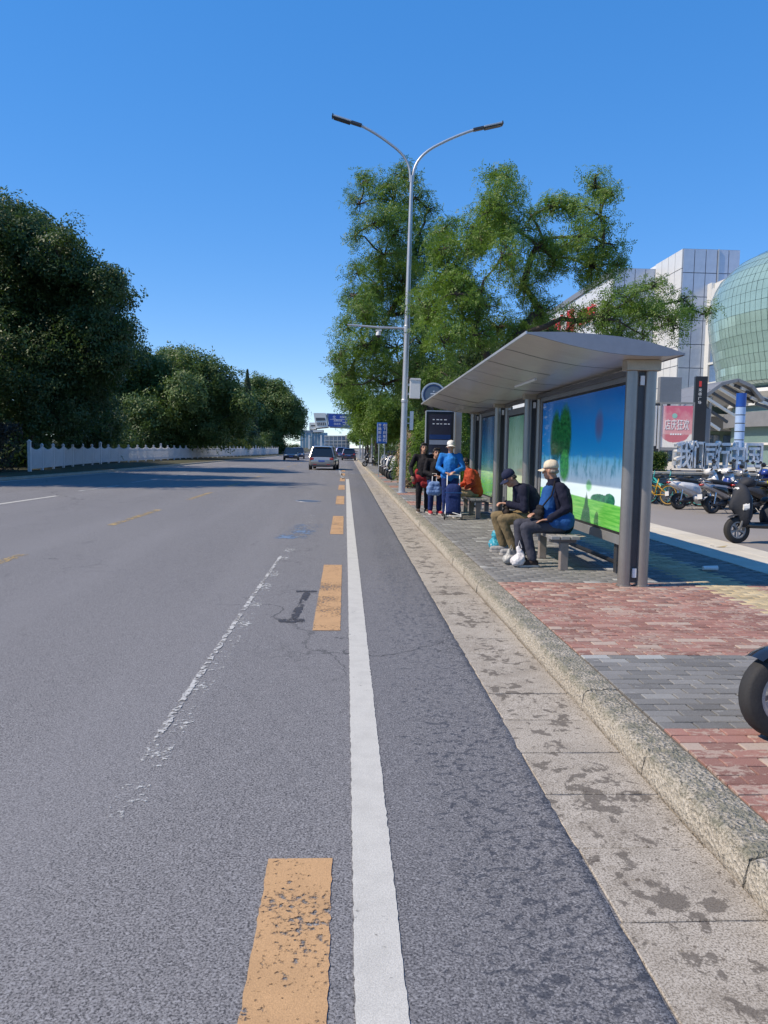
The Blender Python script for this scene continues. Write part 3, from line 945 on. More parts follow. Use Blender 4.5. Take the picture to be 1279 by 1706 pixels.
MB().lathe([(.098, 5.28), (.105, 5.3), (.105, 5.5), (.098, 5.52)], 18).build('collar', M['galv'], LM)
ca = MB().tube([(0, 0, 5.42), (-.9, 0, 5.42), (-1.96, 0, 5.47)], [.04, .036, .03], 10).build('camera_arm', M['galv'], LM, smooth=True)
MB().bar((0, 0, 5.1), (-.32, 0, 5.39), .02, .02).build('brace', M['galv'], ca)
cm = MB().box(-1.03, -.83, -.06, .06, 5.30, 5.34).build('dome_camera', M['white'], LM)
MB().lathe([(.001, .17), (.07, .16), (.085, .09), (.085, .03)], 18, Matrix.Translation((-.93, 0, 5.13))).build('camera_shroud', M['white'], cm, smooth=True)
MB().ball((-.93, 0, 5.155), (.075, .075, .08), 14).build('camera_dome', M['black'], cm, smooth='all')
bxm = MB().box(.15, .50, -.14, .14, 3.14, 3.74).build('cabinet', M['white'], LM, bevel=.012)
MB().prism([(.13, 3.742), (.52, 3.742), (.48, 3.80), (.17, 3.80)], 'y', -.16, .16).build('cabinet_lid', M['white'], bxm)
MB().box(.08, .16, -.03, .03, 3.25, 3.32).build('cabinet_strap', M['galv'], bxm); MB().box(.08, .16, -.03, .03, 3.55, 3.62).build('cabinet_strap', M['galv'], bxm)
MB().box(.19, .31, -.03, .0, 2.10, 2.72).build('notice_plate', M['white'], LM, bevel=.004)
MB().box(.09, .195, -.015, .0, 2.3, 2.34).build('plate_bracket', M['galv'], LM); MB().box(.09, .195, -.015, .0, 2.5, 2.54).build('plate_bracket', M['galv'], LM)

# two plainer poles farther along the kerb
def pole(px, py0, py1, Y, r, label, mat, arm=None):
    a = at(px, py0, Y); z1 = at(px, py1, Y).z
    t = thing('street_pole', label, 'pole', (a.x, Y, .13))
    lean = at(px + (py0 - py1) * .012, py1, Y).x - a.x
    MB().tube([(0, 0, 0), (lean * .5, 0, (z1 - .13) * .5), (lean, 0, z1 - .13)], [r, r * .85, r * .6], 10).build('pole', mat, t, smooth=True)
    MB().lathe([(.001, 0), (r * 1.9, 0), (r * 1.9, .03), (.001, .03)], 14).build('base_plate', mat, t)
    if arm:
        zz = at(px, arm, Y).z - .13
        MB().tube([(lean * .6, 0, zz), (-2.6, 0, zz + .1)], [.05, .035], 8).build('arm', mat, t)
    return t
pole(619, 776, 616, 66, .10, 'pale slim pole on the kerb beyond the twin arm lamp, before the blue sign', M['galv'])
pole(604, 764, 640, 104, .12, 'dark slim pole on the kerb, farthest and left of the pale slim pole', M['mgrey'], 681)

# ------------------------------------------------------------------ signs along the road
M['sign_blue'] = P('blue_sign_face', (.012, .12, .50), .45, 0, .1, 3)
M['sign_blue_dark'] = P('blue_road_sign_face', (.02, .07, .34), .45, 0, .1, 1)
M['sign_white'] = P('white_sign_print', (.75, .78, .8), .5, 0, .04, 5)
a, c = at(628, 704, 41), at(644.5, 739, 41)
vs_ = thing('vertical_blue_sign', 'upright blue sign with two columns of white characters on twin legs', 'sign', ((a.x + c.x) / 2, 41, .13), R(4))
w, z0, z1 = (c.x - a.x) / 2, c.z - .13, a.z - .13
MB().box(-w, w, -.04, .04, z0, z1).build('sign_board', M['sign_blue'], vs_, bevel=.03)
for x in (-w * .55, w * .55): MB().tube([(x, .07, 0), (x, .07, z1 - .1)], .026, 8).build('leg', M['galv'], vs_)
for j, col in enumerate(('支路禁止车', '右下只车行')):
    for i, ch in enumerate(col):
        text(ch, .165, M['sign_white'], 'character', vs_, Matrix.Translation(((-.12, .12)[j], -.046, z1 - .14 - i * .195)) @ FACE_CAM, .002, .004)
for x in (-w + .035, w - .035): MB().box(x - .012, x + .012, -.046, -.041, z0 + .06, z1 - .06).build('border', M['sign_white'], vs_)

a, c = at(545, 690, 118), at(582, 711, 118)
gs = thing('direction_sign', 'big blue direction sign with white lettering high over the road by the trees', 'road sign', (c.x + .4, 118, 0))
w = c.x - a.x; z0, z1 = c.z, a.z
bd_ = MB().box(-w - .2, 0, -.05, .05, z0, z1).build('sign_board', M['sign_blue_dark'], gs)
for x, z, sz, s_ in ((-2.7, z1 - .48, .55, '北'), (-1.35, z1 - .42, .36, '龙腾苑'), (-2.15, z0 + .85, .34, '龙腾苑路'), (-2.25, z0 + .36, .34, '回龙观'), (-.95, z0 + .26, .26, '黄平路')):
    text(s_, sz, M['sign_white'], 'lettering', gs, Matrix.Translation((x, -.056, z)) @ FACE_CAM)
MB().box(-1.02, -.96, -.056, -.052, z0 + .45, z0 + 1.0).build('arrow_stem', M['sign_white'], gs)
MB().box(-1.45, -.55, -.056, -.052, z0 + .62, z0 + .69).build('arrow_bar', M['sign_white'], gs)
MB().box(-w, -.2, -.056, -.052, z1 - .78, z1 - .74).build('divider', M['sign_white'], gs)
MB().tube([(1.2, .2, 0), (1.2, .2, z1 + .3)], [.16, .12], 12).build('mast', M['galv'], gs, smooth=True)
for zz in (z0 + .5, z1 - .4): MB().tube([(1.2, .2, zz), (-w, .12, zz)], .06, 8).build('arm', M['galv'], gs)

# ------------------------------------------------------------------ planter wall, barriers and totems on the right
M['wall_stone'] = P('grey_stone_cladding', (.27, .265, .25), .8, 0, .18, 2, .2, 40)
WY = 22.65
wl = thing('planter_wall', 'low grey stone retaining wall behind the parked scooters', 'wall', (8.0, WY, .12))
MB().box(0, 34, .03, .5, -.1, .86).build('wall_core', M['dgrey'], wl)
MB().box(0, 34, .5, 1.0, -.1, .86).build('wall_fill', M['soil'], wl)
x = 0.; fst = None
slabm = MB().box(.004, .986, 0, .03, 0, .852).build('cladding_slab', M['wall_stone'], wl, bevel=.004, seg=1)
capm = MB().box(.003, .987, -.05, .42, .862, .94).build('coping_stone', M['slab'], wl, bevel=.008, seg=1)
for i in range(30):
    o = slabm if i == 0 else inst(slabm); o.location = (i * .99, random.uniform(-.002, .002), 0)
    o = capm if i == 0 else inst(capm); o.location = (i * .99, random.uniform(-.003, .003), 0)
tag(MB().box(8.0, 60, WY + 1.0, 58, .0, 1.0).build('terrace', M['slab']), kind='structure')

M['bar_blue'] = P('blue_tinted_plastic', (.13, .28, .62), .3, 0, .1, 3)
M['letter'] = P('white_enamel_letter', (.74, .74, .73), .4, 0, .07, 3)
ls = thing('letter_sign', 'row of big thick white Chinese characters standing on the stone wall', 'sign', (9.9, WY + .30, 1.06))
MB().box(-.1, 3.3, -.16, .16, 0, .045).build('base_rail', M['mgrey'], ls)
for i, (ch, x, w) in enumerate(zip('我们同行中国', (.17, .56, .96, 1.35, 1.78, 2.30), (.60, .58, .60, .58, .66, .72))):
    text(ch, .86, M['letter'], 'character', ls, Matrix.Translation((x, 0, .44 + (.02 if i % 2 else 0))) @ FACE_CAM @ Matrix.Diagonal((w, 1, 1, 1)), .13, .011)
# poster stand, totem, pillar
M['poster_red'] = None
def m_poster():
    q = NT('pink_poster_print')
    s = q.sep(q.n('ShaderNodeTexCoord').outputs['Generated'])
    u, t = s[0], s[2]
    v = q.comb(u, t, 0.)
    n = q.ma('SUBTRACT', q.noise(v, 6, 4), .5)
    c = q.mix(q.step(q.ma('ADD', t, n), .55, .95), (.62, .30, .32), (.55, .13, .20))
    a = q.ma('POWER', q.ma('DIVIDE', q.ma('SUBTRACT', u, .45), .5), 2.); d = q.ma('POWER', q.ma('DIVIDE', q.ma('SUBTRACT', t, .38), .26), 2.)
    inside = q.step(q.ma('ADD', q.ma('ADD', a, d), q.ma('MULTIPLY', n, .5)), 1.05, .95)
    low = q.step(q.ma('ADD', t, q.ma('MULTIPLY', n, .15)), .36, .30)
    c = q.mix(low, c, (.72, .70, .66))
    c = q.mix(q.ma('MULTIPLY', inside, low), c, (.50, .15, .18))
    c = q.mix(q.ma('MULTIPLY', q.step(u, .16, .02), .6), c, (.74, .68, .68))
    q.set(col=c, rough=.3); return q.m
a, c = at(1103, 676, 31), at(1147, 746, 31)
ps = thing('poster_stand', 'pink and white festival poster in a grey frame beside the dark totem', 'poster', (a.x, 31, 1.0), R(-16))
w, z0, z1 = (c.x - a.x), c.z - 1.0, a.z - 1.0
MB().box(0, w, -.04, .06, z0, z1).build('poster_print', m_poster(), ps)
MB().box(-.06, -.002, -.07, .1, 0, z1 + .07).build('side_frame', M['mgrey'], ps); MB().box(w + .002, w + .06, -.07, .1, 0, z1 + .07).build('side_frame', M['mgrey'], ps)
MB().box(-.06, w + .06, -.07, .1, z1 + .072, z1 + .14).build('top_frame', M['mgrey'], ps); MB().box(0, w, -.06, .09, z0 - .12, z0 - .003).build('bottom_frame', M['mgrey'], ps)
text('店庆狂欢', .29, M['sign_white'], 'lettering', ps, Matrix.Translation((w * .5, -.05, z0 + (z1 - z0) * .53)) @ FACE_CAM @ Matrix.Diagonal((.8, 1.6, 1, 1)), .006)
for i in range(5): MB().box(w * .3 + i * .09, w * .3 + i * .09 + .06, -.047, -.042, z0 + (z1 - z0) * .30, z0 + (z1 - z0) * .30 + .06).build('print_mark', M['sign_white'], ps)
MB().lathe([(.001, 0), (.10, 0)], 16, Matrix.Translation((w * .42, -.046, z0 + (z1 - z0) * .76)) @ Matrix.Rotation(PI / 2, 4, 'X')).build('round_emblem', P('teal_print', (.25, .5, .45), .5), ps)

a, c = at(1156, 627, 31.6), at(1174, 745, 31.6)
tt = thing('totem_sign', 'tall black totem with a red emblem and a column of white characters', 'totem', ((a.x + c.x) / 2, 31.6, 1.0), R(-8))
z1 = a.z - 1.0
MB().box(-.24, .24, -.12, .12, 0, z1).build('pylon', M['black'], tt, bevel=.02)
MB().box(-.62, -.242, -.05, .15, 0, z1 - 1.35).build('side_panel', M['dgrey'], tt)
MB().box(.242, .45, -.05, .15, 0, z1 - 1.3).build('side_panel', M['mgrey'], tt)
MB().box(-.10, .0, -.128, -.1205, z1 - .42, z1 - .2).build('red_emblem', P('red_print', (.6, .05, .04), .5), tt, bevel=.003)
for i in range(4): text('龙德广场'[i], .14, M['sign_white'], 'character', tt, Matrix.Translation((-.05, -.128, z1 - .56 - i * .17)) @ FACE_CAM)

a, c = at(1227.5, 655, 30), at(1243, 655, 30)
pl = thing('blue_pillar', 'blue topped pillar with pale blue bands behind the white barriers', 'pillar', ((a.x + c.x) / 2, 30, 1.0))
r_ = (c.x - a.x) / 2; z1 = a.z - 1.0; zb = at(1235, 678, 30).z - 1.0
M['pillar_pale'] = P('pale_blue_enamel', (.33, .46, .70), .3, 0, .1, 3); M['pillar_blue'] = P('deep_blue_enamel', (.015, .07, .34), .3, 0, .1, 3)
MB().lathe([(.001, 0), (r_ * .93, 0), (r_ * .93, z1 - .02), (.001, z1 - .02)], 24).build('pillar_core', M['dgrey'], pl)
MB().lathe([(r_ * .94, zb), (r_ * 1.02, zb), (r_ * 1.02, z1), (r_ * .5, z1)], 24).build('pillar_top', M['pillar_blue'], pl, smooth=True)
nb = 7; hb = (zb - .2) / nb
for i in range(nb): MB().lathe([(r_ * .94, .2 + i * hb + .025), (r_, .2 + i * hb + .025), (r_, .2 + (i + 1) * hb - .012), (r_ * .94, .2 + (i + 1) * hb - .012)], 24).build('pillar_band', M['pillar_pale'], pl, smooth=True)
MB().lathe([(.94 * r_, 0), (1.02 * r_, 0), (1.02 * r_, .19), (.94 * r_, .19)], 24).build('pillar_base', M['pillar_blue'], pl)

# ------------------------------------------------------------------ the mall
M['panel_white'] = P('white_metal_cladding', (.66, .66, .64), .35, .1, .05, .4)
M['panel_shade'] = P('shade_blue_glass_cladding', (.43, .48, .57), .2, .2, .12, .3, spec=.7)  # bluish shade of the sides facing the camera put into the colour
M['win_glass'] = P('mall_window_glass', (.10, .17, .30), .08, 0, .25, .4, spec=.9)
M['green_glass'] = P('green_facade_glass', (.27, .40, .37), .13, .15, .16, .35, spec=.8)
M['green_dark'] = P('facade_steel_behind_glass', (.17, .26, .25), .5, .2, .1, .5)
M['seam'] = P('panel_joint', (.13, .16, .23), .6, 0, .1, 1)
ml = thing('mall_building', 'pale panelled mall tower and wing with a red rooftop name sign', 'building', (0, 0, 0))
def clad(name, mat, p0, du, dv, nu, nv, thick, backing='seam', gap=.03):
    """a gridded skin: one cladding panel per cell standing proud of a backing wall"""
    p0, du, dv = Vector(p0), Vector(du), Vector(dv)
    nrm = du.cross(dv).normalized()
    back = MB(); back.add([p0, p0 + du, p0 + du + dv, p0 + dv], [(0, 1, 2, 3)])
    wall = back.build(name + '_backing', M[backing], ml, flip=False)
    uu, vv = du / nu, dv / nv
    lu, lv = uu.length, vv.length
    g1, g2 = uu * (gap / lu), vv * (gap / lv)
    b = MB()
    e = nrm * thick
    q0 = [g1 + g2, uu - g1 + g2, uu - g1 + vv - g2, g1 + vv - g2]
    b.add(q0 + [p + e for p in q0], [(4, 5, 6, 7), (0, 1, 5, 4), (1, 2, 6, 5), (2, 3, 7, 6), (3, 0, 4, 7)])
    pan = b.build(name, mat, wall, flip=False)
    for i in range(nu):
        for j in range(nv):
            o = pan if (i, j) == (0, 0) else inst(pan)
            o.location = p0 + uu * i + vv * j
    return wall
TX, TZ = 25.6, 17.25
clad('white_panel', M['panel_white'], (TX, 65.2, 1), (0, -5.2, 0), (0, 0, TZ - 1), 4, 11, .06)                 # tower, side to the road
clad('shade_panel', M['panel_shade'], (TX, 60, 1), (4.45, 0, 0), (0, 0, TZ - 1), 5, 9, .06)                       # tower, side to us
MB().box(TX + .05, TX + 4.45, 60.05, 72, 1, TZ - .02).build('tower_core', M['panel_white'], ml)
MB().box(TX + 2.7, TX + 2.8, 59.85, 59.93, 9, TZ).build('lightning_rod', M['galv'], ml)
clad('shade_panel', M['panel_shade'], (22.1, 65.3, 1), (3.5, 0, 0), (0, 0, 15.9), 4, 10, .06)
clad('white_panel', M['panel_white'], (22.1, 112, 1), (0, -46.7, 0), (0, 0, 15.2), 24, 10, .06, gap=.02)
MB().box(22.0, 22.1, 65.3, 112, 16.4, 16.9).build('cornice', M['mgrey'], ml)
MB().box(22.15, 45, 65.4, 112, 1, 16.85).build('wing_core', M['panel_white'], ml)
M['sign_red'] = P('red_sign_letters', (.62, .03, .05), .4, 0, .1, 2)
for i, ch in enumerate('龙德广场'):
    text(ch, 2.5, M['sign_red'], 'sign_character', ml, Matrix.Translation((21.85, 86.5 - i * 3.15, 14.2)) @ FACE_ROAD, .12)
for i, ch in enumerate('购国店'):
    text(ch, 1.5, M['sign_red'], 'sign_character', ml, Matrix.Translation((21.85, 73.6 - i * 1.75, 14.0)) @ FACE_ROAD, .1)
for i, ch in enumerate('百货超市影院'):
    text(ch, 1.5, M['sign_red'], 'sign_character', ml, Matrix.Translation((21.85, 88 - i * 1.9, 11.2)) @ FACE_ROAD, .1)
# stair block with strip windows
BX = 27.75
MB().box(BX + .1, 40, 52.05, 59.9, 5.0, 14.55).build('block_core', M['panel_white'], ml)
clad('window_pane', M['win_glass'], (BX, 59.2, 5.2), (0, -7.2, 0), (0, 0, 8.0), 5, 5, .03, gap=.04)
for z in (5.05, 6.9, 8.4, 10.0, 11.6, 13.2): MB().box(BX - .12, BX + .09, 52, 59.9, z, z + (.9 if z > 13 else .16)).build('window_band', M['panel_white'], ml)
MB().box(BX - .14, BX + .09, 59.25, 59.95, 4, 14.6).build('edge_fin', M['panel_white'], ml)
# entrance level: canopy, dark bands, columns
MB().box(19, 60, 57, 59.8, 1, 5.2).build('lower_storey', M['green_dark'], ml)
for x in range(14):
    MB().box(19.2 + x * 2.2, 21.1 + x * 2.2, 56.9, 56.99, 1.1, 3.0).build('shop_window', M['win_glass'], ml)
MB().box(18.6, 60, 55.8, 56.9, 3.3, 4.3).build('grey_band', M['mgrey'], ml)
MB().box(18.4, 60, 55.6, 57, 4.32, 4.5).build('white_band', M['panel_white'], ml)
MB().box(18.4, 60, 55.6, 57, 5.22, 5.4).build('white_band', M['panel_white'], ml)
for x in (20, 24.2, 28.4, 33): MB().lathe([(.3, 1), (.3, 5.2)], 16, Matrix.Translation((x, 55.2, 0))).build('entrance_column', M['panel_white'], ml, smooth=True)

# striped entrance canopy in front of the mall
cp = thing('entrance_canopy', 'grey swept canopy with dark slats above the mall entrance', 'canopy', (0, 0, 0))
YC = 40.
ptsT = [at(px, py, YC) for px, py in ((1110, 690), (1140, 664), (1165, 646), (1190, 640), (1212, 650), (1230, 672))]
b = MB()
for p, p2 in zip(ptsT[:-1], ptsT[1:]):
    b.bar(p, p2, 5.0, .16)
b.build('canopy_edge', M['mgrey'], cp)
lo = [at(px, py, YC) for px, py in ((1118, 700), (1150, 694), (1185, 690), (1228, 684))]
for i in range(13):
    t = i / 12
    k = t * (len(ptsT) - 1); j = min(int(k), len(ptsT) - 2)
    p = ptsT[j].lerp(ptsT[j + 1], k - j)
    q_ = p + Vector((1.3, 0, -1.5 + .6 * t))
    MB().bar(p + Vector((-.3, -2.3, -.14)), q_ + Vector((.4, -1.6, .3)), .10, .13).build('slat', M['panel_white'] if i % 2 else M['dgrey'], cp)
for px in (1180, 1128):
    p = at(px, 660, YC - 1.5)
    MB().tube([(p.x, p.y, 1), (p.x + .1, p.y, p.z)], .11, 10).build('column', M['galv'], cp, smooth=True)
p = at(1098, 628, 36); p2 = at(1132, 672, 36)
gb = thing('grey_sign_box', 'blank grey box sign on a post above the pink poster', 'sign box', (p.x, 36, 1.0))
MB().box(0, p2.x - p.x, -.15, .15, p2.z - 1, p.z - 1).build('box', M['mgrey'], gb, bevel=.02)
MB().tube([((p2.x - p.x) / 2, .0, 0), ((p2.x - p.x) / 2, 0, p2.z - 1)], .08, 10).build('post', M['dgrey'], gb)
p = at(1086, 672, 34); p2 = at(1101, 742, 34)
bn = thing('banner_stand', 'dark stand with narrow white vertical banners left of the pink poster', 'banner stand', (p.x, 34, 1.0))
MB().box(0, p2.x - p.x, 0, .1, .4, p.z - 1).build('back_board', M['dgrey'], bn)
MB().box(0, p2.x - p.x, -.05, .12, 0, .39).build('plinth', M['wall_stone'], bn)
for i in range(3): MB().box(.03 + i * .13, .11 + i * .13, -.03, -.005, .8 + .12 * (i % 2), p.z - 1.1).build('white_banner', M['white'], bn)

# bulging glass hall
gh = thing('glass_hall', 'bulging green glass hall with a gridded skin beside the white mall tower', 'building', (33.1, 47.5, 0))
prof = [(8.6, 5.6), (9.3, 6.0), (9.45, 7.0), (9.7, 8.1), (9.95, 9.3), (10.05, 10.5), (9.95, 11.6), (9.5, 12.6), (8.6, 13.5), (7.2, 14.2), (5.4, 14.75), (3.2, 15.1), (.2, 15.3)]
back = MB().lathe([(r * .985 - .03, z) for r, z in prof], 72, None, R(100), R(350)).build('hall_frame', M['green_dark'], gh, smooth='all')
NA = 104
fine = []
for (r0, z0), (r1, z1) in zip(prof[:-3], prof[1:-2]): fine += [(r0, z0), ((r0 + r1) / 2 + .03, (z0 + z1) / 2)]
fine.append(prof[-3])
GV, GQ, built = [], [], 0
da = R(250) / NA
hc_ = Vector((33.1, 47.5, 0))
for k in range(len(fine) - 1):
    (r0, z0), (r1, z1) = fine[k], fine[k + 1]
    g = .014
    vs = []
    for rr, zz, aa in ((r0, z0 + g * .6, g / r0), (r1, z1 - g * .6, g / r1)):
        for sgn in (0, 1):
            an = aa if sgn == 0 else da - aa
            vs.append((rr * math.cos(an), rr * math.sin(an), zz))
    pane = None
    for i in range(NA):
        a0 = R(100) + da * i
        m_ = Matrix.Rotation(a0, 4, 'Z')
        mid = hc_ + m_ @ Vector(((r0 + r1) / 2, 0, (z0 + z1) / 2))
        facing = (mid - hc_ - Vector((0, 0, mid.z))).dot(EYE - mid) > -3
        if facing and proj(mid)[0] < 1288 and built < 296:
            if pane is None: pane = MB().add(vs, [(0, 1, 3, 2)]).build('glass_pane', M['green_glass'], gh, flip=False); o = pane
            else: o = inst(pane)
            o.rotation_euler = (R(random.uniform(-.03, .03)), R(random.uniform(-.03, .03)), a0); built += 1
        else:
            GQ.append([len(GV) + j for j in (0, 1, 3, 2)]); GV += [tuple(m_ @ Vector(v)) for v in vs]
o = np_mesh('glass_skin', np.array(GV), np.array(GQ), M['green_glass'], gh); o['kind'] = 'stuff'
MB().lathe([(8.4, 5.0), (9.0, 5.35), (8.9, 5.58), (8.0, 5.59)], 72, None, R(100), R(350)).build('hall_rim', M['panel_white'], gh, smooth=True)
MB().lathe([(8.3, 1), (8.3, 4.99)], 48, None, R(100), R(350)).build('hall_base', M['green_dark'], gh)
MB().lathe([(8.45, 3.3), (8.8, 3.3), (8.8, 4.2), (8.4, 4.2)], 48, None, R(100), R(350)).build('hall_band', M['mgrey'], gh)
for z in (2.2, 4.6): MB().lathe([(8.35, z), (8.6, z), (8.6, z + .14), (8.35, z + .14)], 48, None, R(100), R(350)).build('hall_rail', M['panel_white'], gh)

# ------------------------------------------------------------------ white building at the far end of the road
M['far_white'] = P('white_render', (.66, .66, .62), .7, 0, .05, .3)
M['far_glass'] = P('pale_blue_curtain_glass', (.20, .34, .46), .15, 0, .2, .2, spec=.7)
M['far_dark'] = P('far_window_dark', (.07, .075, .09), .2, 0, .3, .5)
fb = thing('white_building', 'distant white building with a leaning upper block above the road end', 'building', (0, 0, 0))
YF = 220.
def quadbox(pts, y0, y1, name, mat, parent=fb):
    ps_ = [(at(px, py, y0).x, at(px, py, y0).z) for px, py in pts]
    return MB().prism(ps_, 'y', y0, y1).build(name, mat, parent)
up_ = quadbox([(526, 713), (546, 711), (542, 688), (522, 688)], YF, YF + 14, 'leaning_block', M['far_white'])
quadbox([(526.5, 701), (541.8, 700.5), (541, 696), (525.5, 696)], YF - .06, YF - .01, 'window_strip', M['far_dark'], up_)
quadbox([(528, 709), (542.5, 708.5), (542, 703.5), (527, 704)], YF - .06, YF - .01, 'window_strip', M['far_dark'], up_)
for i in range(5): quadbox([(528 + i * 3, 708.8), (528.7 + i * 3, 708.8), (528.4 + i * 3, 704), (527.7 + i * 3, 704)], YF - .1, YF - .062, 'mullion', M['far_white'], up_)
quadbox([(548, 711), (585, 713), (585, 690), (543.5, 688.5)], YF + 2, YF + 14, 'grey_wing', P('slate_blue_cladding', (.16, .19, .29), .4, 0, .1, .5))
sb_ = quadbox([(515, 716), (526, 715), (526, 704), (515, 704)], YF + .5, YF + 10, 'side_block', M['far_white'])
quadbox([(518, 710.5), (525, 710), (525, 708), (518, 708)], YF + .4, YF + .45, 'window_strip', M['far_dark'], sb_)
quadbox([(522, 720), (538, 719.5), (538, 716), (520, 716.5)], YF - 1, YF + 8, 'terrace_slab', M['far_white'])
quadbox([(500, 746), (545, 746), (545, 721), (500, 720)], YF + 1, YF + 10, 'glass_storey', M['far_glass'])
quadbox([(499, 721), (522, 721), (522, 717), (499, 717)], YF + .9, YF + 10, 'roof_edge', P('grey_blue_roof', (.18, .24, .32), .5), fb)
for px in (514.5, 534.5): quadbox([(px - 1.6, 748), (px + 1.6, 748), (px + 1.4, 725), (px - 1.2, 725)], YF - 1, YF + .8, 'white_pier', M['far_white'])
for px in (504, 509, 519, 524, 529): quadbox([(px - .25, 747), (px + .25, 747), (px + .25, 721), (px - .25, 721)], YF + .85, YF + .98, 'mullion', M['far_white'])
an = thing('glass_annex', 'low glass annex with white frames right of the distant white building', 'building', (0, 0, 0))
quadbox([(541, 747), (582, 747), (582, 726), (541, 726)], YF - 30, YF - 22, 'glass_wall', M['win_glass'], an)
for py in (726, 734, 739.5): quadbox([(540, py + .8), (583, py + .8), (583, py - .5), (540, py - .5)], YF - 30.3, YF - 30.02, 'white_rail', M['far_white'], an)
for px in (541, 548, 555, 562, 569, 576, 582): quadbox([(px - .35, 747), (px + .35, 747), (px + .35, 726.3), (px - .35, 726.3)], YF - 30.6, YF - 30.32, 'white_frame', M['far_white'], an)
quadbox([(575, 731), (590, 731), (590, 724), (575, 725)], YF - 34, YF - 31, 'cream_gable', P('cream_render', (.55, .48, .38), .8), an)
# ------------------------------------------------------------------ trees and shrubs
def m_leaf(name, a, b, tr=.35, dark=None):
    q = NT(name)
    p = q.pos()
    n1 = q.noise(p, .55, 2); n2 = q.noise(p, 7, 2)
    f = q.ma('ADD', q.ma('MULTIPLY', n1, .55), q.ma('MULTIPLY', n2, .45))
    c = q.mix(q.step(f, .33, .67), a, b)
    c = q.mix(q.ma('MULTIPLY', q.step(q.noise(p, 19, 1), .60, .70), .55), c, (b[0] * 1.9, b[1] * 1.35, b[2] * .9))
    q.set(col=c, rough=.52, spec=.4)
    t = q.n('ShaderNodeBsdfTranslucent'); q.l(q.mix(.5, c, (b[0] * 1.5, b[1] * 1.6, b[2] * .6)), t.inputs[0])
    m = q.n('ShaderNodeMixShader'); m.inputs[0].default_value = tr
    q.l(q.b.outputs[0], m.inputs[1]); q.l(t.outputs[0], m.inputs[2]); q.l(m.outputs[0], q.out.inputs[0])
    return q.m
M['leaf_mid'] = m_leaf('scholar_tree_leaves', (.055, .115, .022), (.135, .235, .040))
M['leaf_fresh'] = m_leaf('light_scholar_tree_leaves', (.068, .135, .024), (.16, .265, .044))
M['leaf_dark'] = m_leaf('dark_ash_leaves', (.034, .068, .026), (.076, .130, .042), .25)
M['leaf_olive'] = m_leaf('olive_leaves', (.05, .096, .03), (.118, .185, .055), .25)
M['leaf_conifer'] = m_leaf('conifer_needles', (.02, .042, .022), (.04, .075, .03), .1)
M['leaf_hedge'] = m_leaf('hedge_leaves', (.05, .09, .015), (.11, .17, .03), .25)
M['leaf_rust'] = m_leaf('rust_hedge_leaves', (.028, .022, .016), (.05, .035, .02), .15)
M['leaf_bright'] = m_leaf('bright_shrub_leaves', (.09, .12, .02), (.2, .23, .04), .3)
M['petal'] = m_leaf('pale_blossom', (.34, .22, .16), (.55, .45, .32), .3)

def sprig(nfr, pairs, L, lw, ll, seed):
    """a twig end of pinnate fronds: one quad per leaflet"""
    r = np.random.default_rng(seed)
    V, Q = [], []
    for k in range(nfr):
        a = 2 * PI * k / nfr + r.uniform(-.5, .5)
        el = r.uniform(.1, .9)
        h = np.array([math.cos(a), math.sin(a), 0.])
        pos = np.zeros(3)
        for i in range(pairs):
            t = (i + 1) / pairs
            c = h * (L * t * math.cos(el)) + np.array([0, 0, L * (math.sin(el) * t - .55 * t * t)])
            tn = h * math.cos(el - .9 * t) + np.array([0, 0, math.sin(el - .9 * t)])
            sd = np.array([-h[1], h[0], 0.])
            last = i == pairs - 1
            for s in ((-1, 1) if not last else (0,)):
                d = sd * s * .85 + tn * (.55 if s else 1) + np.array([0, 0, r.uniform(-.35, .15)])
                d /= np.linalg.norm(d)
                w = np.cross(d, [0, 0, 1.]) + r.normal(0, .35, 3)
                w -= d * w.dot(d); w /= np.linalg.norm(w)
                l = ll * r.uniform(.75, 1.2); ww = lw * r.uniform(.8, 1.15)
                b = len(V)
                V += [c, c + d * l * .5 + w * ww / 2, c + d * l, c + d * l * .5 - w * ww / 2]
                Q.append((b, b + 1, b + 2, b + 3))
    return np.array(V), np.array(Q)

SPRIGS = {
    'fine': [sprig(3, 4, .24, .030, .085, s) for s in range(4)],
    'mid': [sprig(4, 3, .30, .05, .13, s) for s in range(10, 14)],
    'broad': [sprig(4, 2, .28, .085, .17, s) for s in range(20, 24)],
    'far': [sprig(4, 2, .50, .16, .32, s) for s in range(30, 34)],
    'needle': [sprig(5, 2, .4, .06, .34, s) for s in range(40, 44)],
    'small': [sprig(4, 2, .09, .028, .05, s) for s in range(50, 54)],
}

